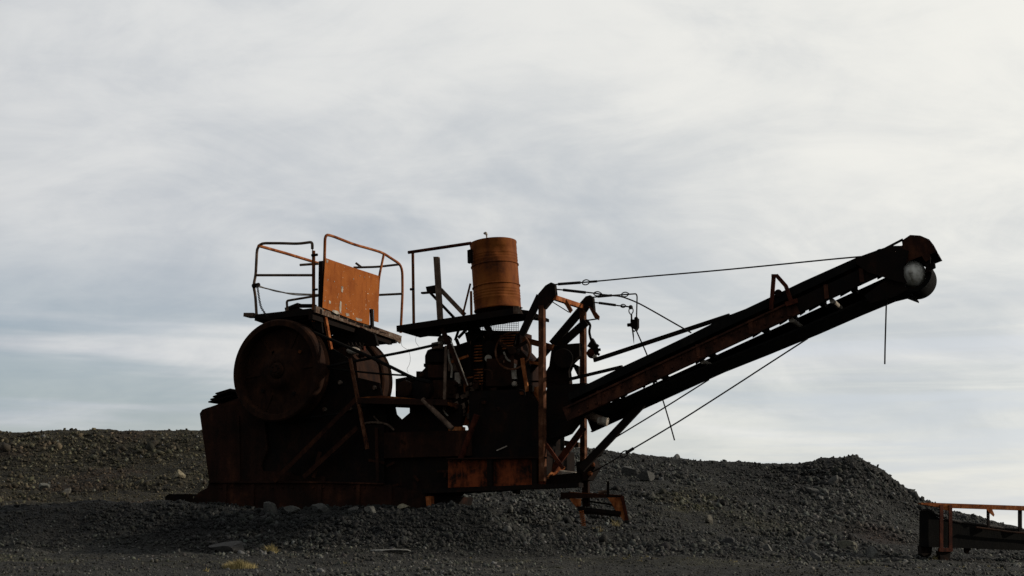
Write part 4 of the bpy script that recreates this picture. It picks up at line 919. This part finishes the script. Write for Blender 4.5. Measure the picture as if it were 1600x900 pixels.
# --- wire ropes of the mast
def rope(pts, w, r=0.0085, name='wire_rope', label=None, n=8):
    ws = w if isinstance(w, (list, tuple)) else [w]*len(pts)
    return part(MB().tube(spline([pl(x, y, ww) for (x, y), ww in zip(pts, ws)], n), r, 6), name, 'wire', label)
def thimble(px, py, w, ang, L_=0.055, r=0.022, parent=None):
    c = pl(px, py, w); d = uv*math.cos(ang)+zv*math.sin(ang); e = zv*math.cos(ang)-uv*math.sin(ang); pts = []
    for k in range(16):
        a = 2*math.pi*k/16; s_ = math.cos(a); t_ = math.sin(a)*(1.0 if s_ < 0 else 1-s_**2*0.75); pts.append(c+d*s_*L_+e*t_*r)
    part(MB().tube(pts, 0.007, 6, True), 'thimble', 'wire', None, parent)
r1 = rope([(868, 444.5), (920, 440.5), (1000, 433), (1100, 424.5), (1200, 415), (1300, 405), (1345, 401)], [0.12]*7, 0.0085, label='long stay rope from the near mast head to the conveyor head', n=3)
part(MB().cyl(pl(872, 444, 0.12), pl(907, 441.5, 0.12), 0.017, 10), 'turnbuckle', 'wire', None, r1); thimble(916, 441, 0.12, 0.08, 0.05, 0.03, r1)
part(MB().cyl(pl(922, 440.3, 0.12), pl(933, 439.5, 0.12), 0.014, 8), 'rope_clamp', 'wire', None, r1)
r2 = rope([(868, 452), (900, 455), (928, 458), (950, 461.5), (968, 463), (984, 468), (1000, 475), (1022, 487), (1050, 503), (1080, 520)], 0.2, label='slack rope curving down onto the conveyor')
part(MB().cyl(pl(880, 453, 0.2), pl(915, 457, 0.2), 0.017, 10), 'turnbuckle', 'wire', None, r2); thimble(934, 459, 0.2, -0.1, 0.05, 0.025, r2)
part(MB().cyl(pl(941, 461, 0.2), pl(951, 462, 0.2), 0.015, 8), 'rope_clamp', 'wire', None, r2)
r3 = part(MB().tube(rnd([pl(926, 464.5, 1.0), pl(950, 462, 1.0), pl(972, 460.5, 1.0), pl(994, 459, 1.0), pl(995.5, 463, 1.0), pl(994.5, 499, 1.0)], 0.02), 0.009, 6), 'wire_rope', 'wire', 'rope that turns sharply down to the rope clamp')
part(MB().cyl(pl(934, 463.5, 1.0), pl(956, 461.5, 1.0), 0.016, 10), 'turnbuckle', 'wire', None, r3); thimble(977, 460, 1.0, 0.05, 0.05, 0.028, r3)
r4 = rope([(928, 472.5), (950, 475), (966, 477.5), (985, 479.5)], 1.0)
part(MB().cyl(pl(936, 473.3, 1.0), pl(962, 476.8, 1.0), 0.016, 10), 'turnbuckle', 'wire', None, r4); thimble(974, 478, 1.0, -0.1, 0.035, 0.02, r4)
part(MB().sphere(pl(985.5, 480, 1.0), 0.028, 10), 'shackle', 'wire', None, r4); thimble(986, 486, 1.0, R(-90), 0.045, 0.028, r4)
part(MB().cyl(pl(986.5, 491, 1.0), pl(987, 500, 1.0), 0.011, 8), 'rope_clamp', 'wire', None, r4)
ck = part(px_prism([(985, 499), (991, 499), (996, 497), (996, 511), (993, 516), (985, 511)], 0.97, 1.04), 'rope_clip', 'dark', 'lumpy rope clip hanging from two ropes')
part(MB().cyl(pl(980.5, 508, 1.0), pl(990, 507, 1.0), 0.022, 10), 'clip_bolt', 'dark', None, ck); part(MB().sphere(pl(994, 498, 1.0), 0.026, 10), 'clip_bolt', 'dark', None, ck)
thimble(991, 513, 1.0, R(-90), 0.04, 0.024, ck)
part(MB().tube([pl(988, 512, 1.0), pl(989.5, 524, 1.0), pl(990.5, 537, 1.0)], [0.010, 0.009, 0.002], 6), 'rope_end', 'wire', None, ck)
rope([(993, 514), (1002, 534), (1013, 560), (1034, 620), (1045, 656), (1054, 688)], 1.0, 0.0085, label='thin rope dangling behind the conveyor with a free end')
rope([(956, 687), (1030, 642), (1108, 593)], 0.95, 0.0085)
r5 = rope([(986, 703), (1060, 659), (1140, 608), (1200, 569), (1262, 529)], 0.14, 0.0085, label='lower guy rope from a shackle at the bank up to the conveyor underside', n=3)
part(MB().cyl(pl(978, 708, 0.14), pl(990, 700.5, 0.14), 0.018, 8), 'rope_clamp', 'wire', None, r5); thimble(976, 709, 0.14, R(32), 0.06, 0.03, r5)
rope([(972, 711), (950, 724), (925, 738)], [0.14, 0.25, 0.4], 0.008)

# hanging things
w_h = MB().tube(spline([pl(1385, 470, 0.4), pl(1384, 505, 0.4), pl(1383, 540, 0.4), pl(1382.5, 569, 0.4)]), 0.0085, 6).build('hanging_wire', 'wire')
tag(w_h, 'short straight wire hanging free below the conveyor head', 'wire')
ch_ = []; pts = spline([pl(402, 447, -0.05), pl(404, 460, -0.05), pl(406, 472, -0.05), pl(409, 482, -0.05), pl(418, 495, -0.05)], 8)
Lc = sum((pts[i+1]-pts[i]).length for i in range(len(pts)-1)); nlk = 24
def along(t):
    d = t*Lc
    for i in range(len(pts)-1):
        s_ = (pts[i+1]-pts[i]).length
        if d <= s_: return pts[i].lerp(pts[i+1], d/s_), (pts[i+1]-pts[i]).normalized()
        d -= s_
    return pts[-1], (pts[-1]-pts[-2]).normalized()
CH = thing('chain', pts[-1], 'short rusty chain hanging inside the left guardrail corner', 'chain')
for k in range(nlk):
    p, d = along((k+0.5)/nlk); s_ = uv if k % 2 else wv; s_ = (s_-d*s_.dot(d)).normalized(); hl = Lc/nlk*0.72
    ring = [p+d*math.cos(2*math.pi*j/10)*hl+s_*math.sin(2*math.pi*j/10)*0.013 for j in range(10)]
    MB().tube(ring, 0.0042, 5, True).build('link', 'wire', CH)
hs = MB(); hs.tube(spline([pl(405, 448, -0.02), pl(430, 454, -0.02), pl(458, 460, -0.02), pl(480, 461, 0.05), pl(502, 461, 0.15)]), 0.009, 6); hs.tube(spline([pl(406, 447, 0.0), pl(432, 455.5, 0.0), pl(462, 458.5, 0.0), pl(500, 460, 0.18)]), 0.006, 6)
tag(hs.build('pale_cord', 'pale'), 'pale sagging cord strung from the left guardrail to the orange sheet', 'cord')
for pts_, lb in (([(627, 530), (628, 540), (636, 546), (641, 548)], 'thin curled wire hanging at the far end of the left platform'), ([(656, 517), (650, 527), (650, 535), (655, 542)], 'thin hooked wire under the drum platform'), ([(638, 545), (641, 558), (640, 568), (636, 577), (638, 583)], 'thin wavy wire hanging above the motor')):
    tag(MB().tube(spline([pl(x, y, 0.7) for x, y in pts_]), 0.0022, 5).build('loose_wire', 'wire'), lb, 'wire')

# ------------------------------------------------------------------ oil drum, standing on the sloping platform
db = pl(778, 485.5, 0.50); dtp = pl(770.5, 380, 0.50); ax = (dtp-db).normalized(); Hd = (dtp-db).length; rd = 0.2885
DR = thing('oil_drum', db, 'rusty orange steel oil drum standing on the right platform', 'drum')
prof = [(0, 0), (0.01, rd-0.02), (0.0, rd+0.004), (0.012, rd+0.007), (0.024, rd)]
def rib(h, a=0.011, s=0.012): return [(h-s, rd), (h-s*0.4, rd+a), (h+s*0.4, rd+a), (h+s, rd)]
for k in range(4): prof += rib(0.13+0.035*k, 0.0035, 0.012)
prof += rib(Hd*0.345); prof += rib(Hd*0.655)
for k in range(3): prof += rib(Hd*0.72+0.035*k, 0.003, 0.012)
prof += [(Hd*0.89, rd), (Hd*0.895, rd+0.002), (Hd-0.03, rd), (Hd-0.014, rd+0.006), (Hd, rd+0.005), (Hd, rd-0.01), (Hd-0.02, rd-0.014), (Hd-0.02, 0)]
dm = MB().lathe(db, ax, prof, 72)
# dents
for v in dm.v:
    q = v-db; h = q.dot(ax); rad = q-ax*h
    if rad.length > 0.2:
        a = math.atan2(rad.dot(-wv), rad.dot(uv))
        for a0, h0, sa, sh_, dep in ((0.9, 0.80*Hd, 0.30, 0.07, 0.030), (0.55, 0.16*Hd, 0.28, 0.06, 0.022), (2.0, 0.5*Hd, 0.5, 0.15, 0.010), (1.3, 0.75*Hd, 0.2, 0.10, 0.012), (0.2, 0.45*Hd, 0.3, 0.1, 0.010)):
            v -= rad.normalized()*dep*math.exp(-((a-a0)/sa)**2-((h-h0)/sh_)**2)
dm.build('barrel', 'drum', DR)
tp_ = pl(761, 377, 0.45)
sp = MB().cyl(tp_-ax*0.04, tp_+ax*0.10, 0.009, 10); sp.build('filler_pipe', 'pale', DR)
MB().tube(rnd([tp_+ax*0.08, tp_+ax*0.115-uv*0.008, tp_+ax*0.10-uv*0.035], 0.02), 0.014, 8).build('pipe_elbow', 'pale', DR)

# ------------------------------------------------------------------ rusty stand on the ground under the mast
sb = at(925, 805, 15.0); 
ST = thing('ground_stand', sb, 'small rusty steel stand with splayed legs on the gravel under the mast', 'stand')
def ap(x, y, Y=15.0): return at(x, y, Y)
def add(b, name, mat, parent, label=None): return b.build(name, mat, parent, label)
Xv = Vector((1, 0, 0)); Yv = Vector((0, 1, 0))
add(MB().prism([ap(876, 769), ap(972, 774), ap(973, 777), ap(876, 779)], Yv*0.03), 'top_bar', 'maroon', ST)
add(MB().prism([ap(890, 768.5), ap(972, 773.5), ap(972, 775.5, 15.5), ap(890, 771, 15.5)], -zv*0.008), 'top_sheet', 'rust', ST)
add(MB().prism([ap(890, 779), ap(908, 779), ap(908, 790), ap(901, 793), ap(893, 784)], Yv*0.01), 'gusset', 'rail', ST)
add(MB().prism([ap(949, 777), ap(972, 775), ap(980, 811), ap(975, 814), ap(963, 800), ap(957, 789)], Yv*0.012), 'leg', 'rail', ST)
add(MB().bar(ap(972, 775, 14.97), ap(980, 813, 14.97), 0.03, 0.035, Yv), 'leg_flange', 'redpost', ST)
add(MB().bar(ap(902, 794), ap(970, 802), 0.03, 0.045, Yv), 'lower_bar', 'dark', ST)
add(MB().prism([ap(904, 797), ap(968, 804), ap(969, 808), ap(906, 802)], Yv*0.01), 'lower_plate', 'dark', ST)  # dark strip stands in for the ground shade below the stand
sprg = []
for k in range(70):
    t = k/69; c0 = ap(908, 798, 14.96).lerp(ap(912, 822, 14.96), t); a = t*2*math.pi*8; sprg.append(c0+Xv*math.cos(a)*0.025+Yv*math.sin(a)*0.025)
add(MB().tube(sprg, 0.0055, 6), 'spring', 'rail', ST)
add(MB().bar(ap(950, 752), ap(950, 776), 0.02, 0.03, Yv), 'pin', 'dark', ST)
add(MB().bar(ap(884, 778, 15.3), ap(966, 790, 15.3), 0.02, 0.02, Yv), 'rear_bar', 'dark', ST)
add(MB().cyl(ap(935, 770, 15.2), ap(948, 768, 15.2), 0.02, 10), 'loose_pipe', 'wood', ST)

# ------------------------------------------------------------------ channel section lying left of the crusher
a0 = at(258, 789, 17.2)
CHN = MB(); CHN.prism([at(258, 776, 17.2), at(264, 772, 17.2), at(301, 772, 17.2), at(302, 795, 17.2), at(258, 795, 17.2)], Yv*0.02); CHN.prism([at(258, 776, 17.2), at(264, 772, 17.2), at(301, 772, 17.2), at(301, 774, 17.2), at(264, 774, 17.2), at(258, 778, 17.2)], Yv*0.5)
tag(CHN.build('steel_channel', 'dark'), 'dark steel box end lying on the ground left of the crusher skirt', 'scrap steel')

# ------------------------------------------------------------------ second conveyor, lower right
YC = 13.4; cb = at(1500, 870, YC)
C2 = thing('low_conveyor', cb, 'low idle conveyor with orange top rail entering at the lower right edge', 'conveyor')
def q2(x, y, d=0.0):              # its side runs slightly away to the right
    return at(x, y, YC+(x-1440)*0.0030+d)
add(MB().prism([q2(1439, 785.5), q2(1458, 785.5), q2(1760, 796), q2(1760, 804), q2(1600, 797.5), q2(1470, 793), q2(1440, 788)], Yv*0.10), 'top_rail', 'rail', C2, 'sunlit orange top rail')
add(MB().prism([q2(1470, 789), q2(1486, 794), q2(1483, 798), q2(1474, 796)], Yv*0.02), 'bracket', 'rail', C2)
add(MB().prism([q2(1541, 795, -0.01), q2(1550, 795, -0.01), q2(1554, 804, -0.01), q2(1553, 807, -0.01), q2(1546, 801, -0.01)], Yv*0.015), 'bracket', 'rail', C2)
for x0, x1, y0, y1, mm in ((1543.5, 1546.5, 797, 826, 'dark'), (1592.5, 1597, 797, 830, 'dark'), (1660, 1665, 798, 832, 'dark')):
    add(MB().prism([q2(x0, y0, 0.03), q2(x1, y0, 0.03), q2(x1, y1, 0.03), q2(x0, y1, 0.03)], Yv*0.04), 'post', mm, C2)
for x0 in (1469, 1483): add(MB().prism([q2(x0, 789, -0.02), q2(x0+5, 789, -0.02), q2(x0+5, 860, -0.02), q2(x0, 860, -0.02)], Yv*0.03), 'frame_post', 'redpost', C2)
add(MB().prism([q2(1468, 856, -0.03), q2(1489, 856, -0.03), q2(1489, 862, -0.03), q2(1468, 862, -0.03)], Yv*0.05), 'frame_foot', 'redpost', C2)
add(MB().prism([q2(1468, 861), q2(1486, 861), q2(1484, 874), q2(1479, 880), q2(1470, 878)], Yv*0.12), 'jack', 'dark', C2)
add(MB().prism([q2(1436.5, 799, 0.1), q2(1442, 797, 0.1), q2(1458, 798, 0.1), q2(1462, 806, 0.1), q2(1470, 812, 0.1), q2(1490, 813, 0.1), q2(1520, 819.5, 0.1), q2(1560, 826, 0.1), q2(1600, 831, 0.1), q2(1760, 842, 0.1), q2(1760, 866, 0.1), q2(1600, 860, 0.1), q2(1436, 854, 0.1)], Yv*0.5+Xv*0.19), 'trough', 'black', C2)
add(MB().tube(spline([q2(1440, 797.5, 0.1), q2(1452, 797, 0.1), q2(1462, 804, 0.1), q2(1488, 813, 0.1), q2(1520, 818, 0.1), q2(1560, 824, 0.1), q2(1600, 828, 0.1), q2(1760, 838, 0.1)]), 0.014, 8), 'belt_edge', 'wire', C2)
add(MB().tube(spline([q2(1525, 824, 0.02), q2(1560, 828.5, 0.02), q2(1600, 833, 0.02), q2(1760, 844, 0.02)]), 0.011, 8), 'side_rod', 'wheel', C2)
add(MB().prism([q2(1439, 853, 0.15), q2(1457, 854, 0.15), q2(1455, 868, 0.15), q2(1446, 871, 0.15), q2(1440, 866, 0.15)], Yv*0.12), 'foot', 'dark', C2)
add(MB().prism([q2(1508, 856, 0.15), q2(1518, 856, 0.15), q2(1512, 865, 0.15), q2(1509, 864, 0.15)], Yv*0.05), 'foot', 'dark', C2)
add(MB().prism([q2(1640, 856, 0.15), q2(1660, 856, 0.15), q2(1658, 880, 0.15), q2(1642, 880, 0.15)], Yv*0.12), 'foot', 'dark', C2)
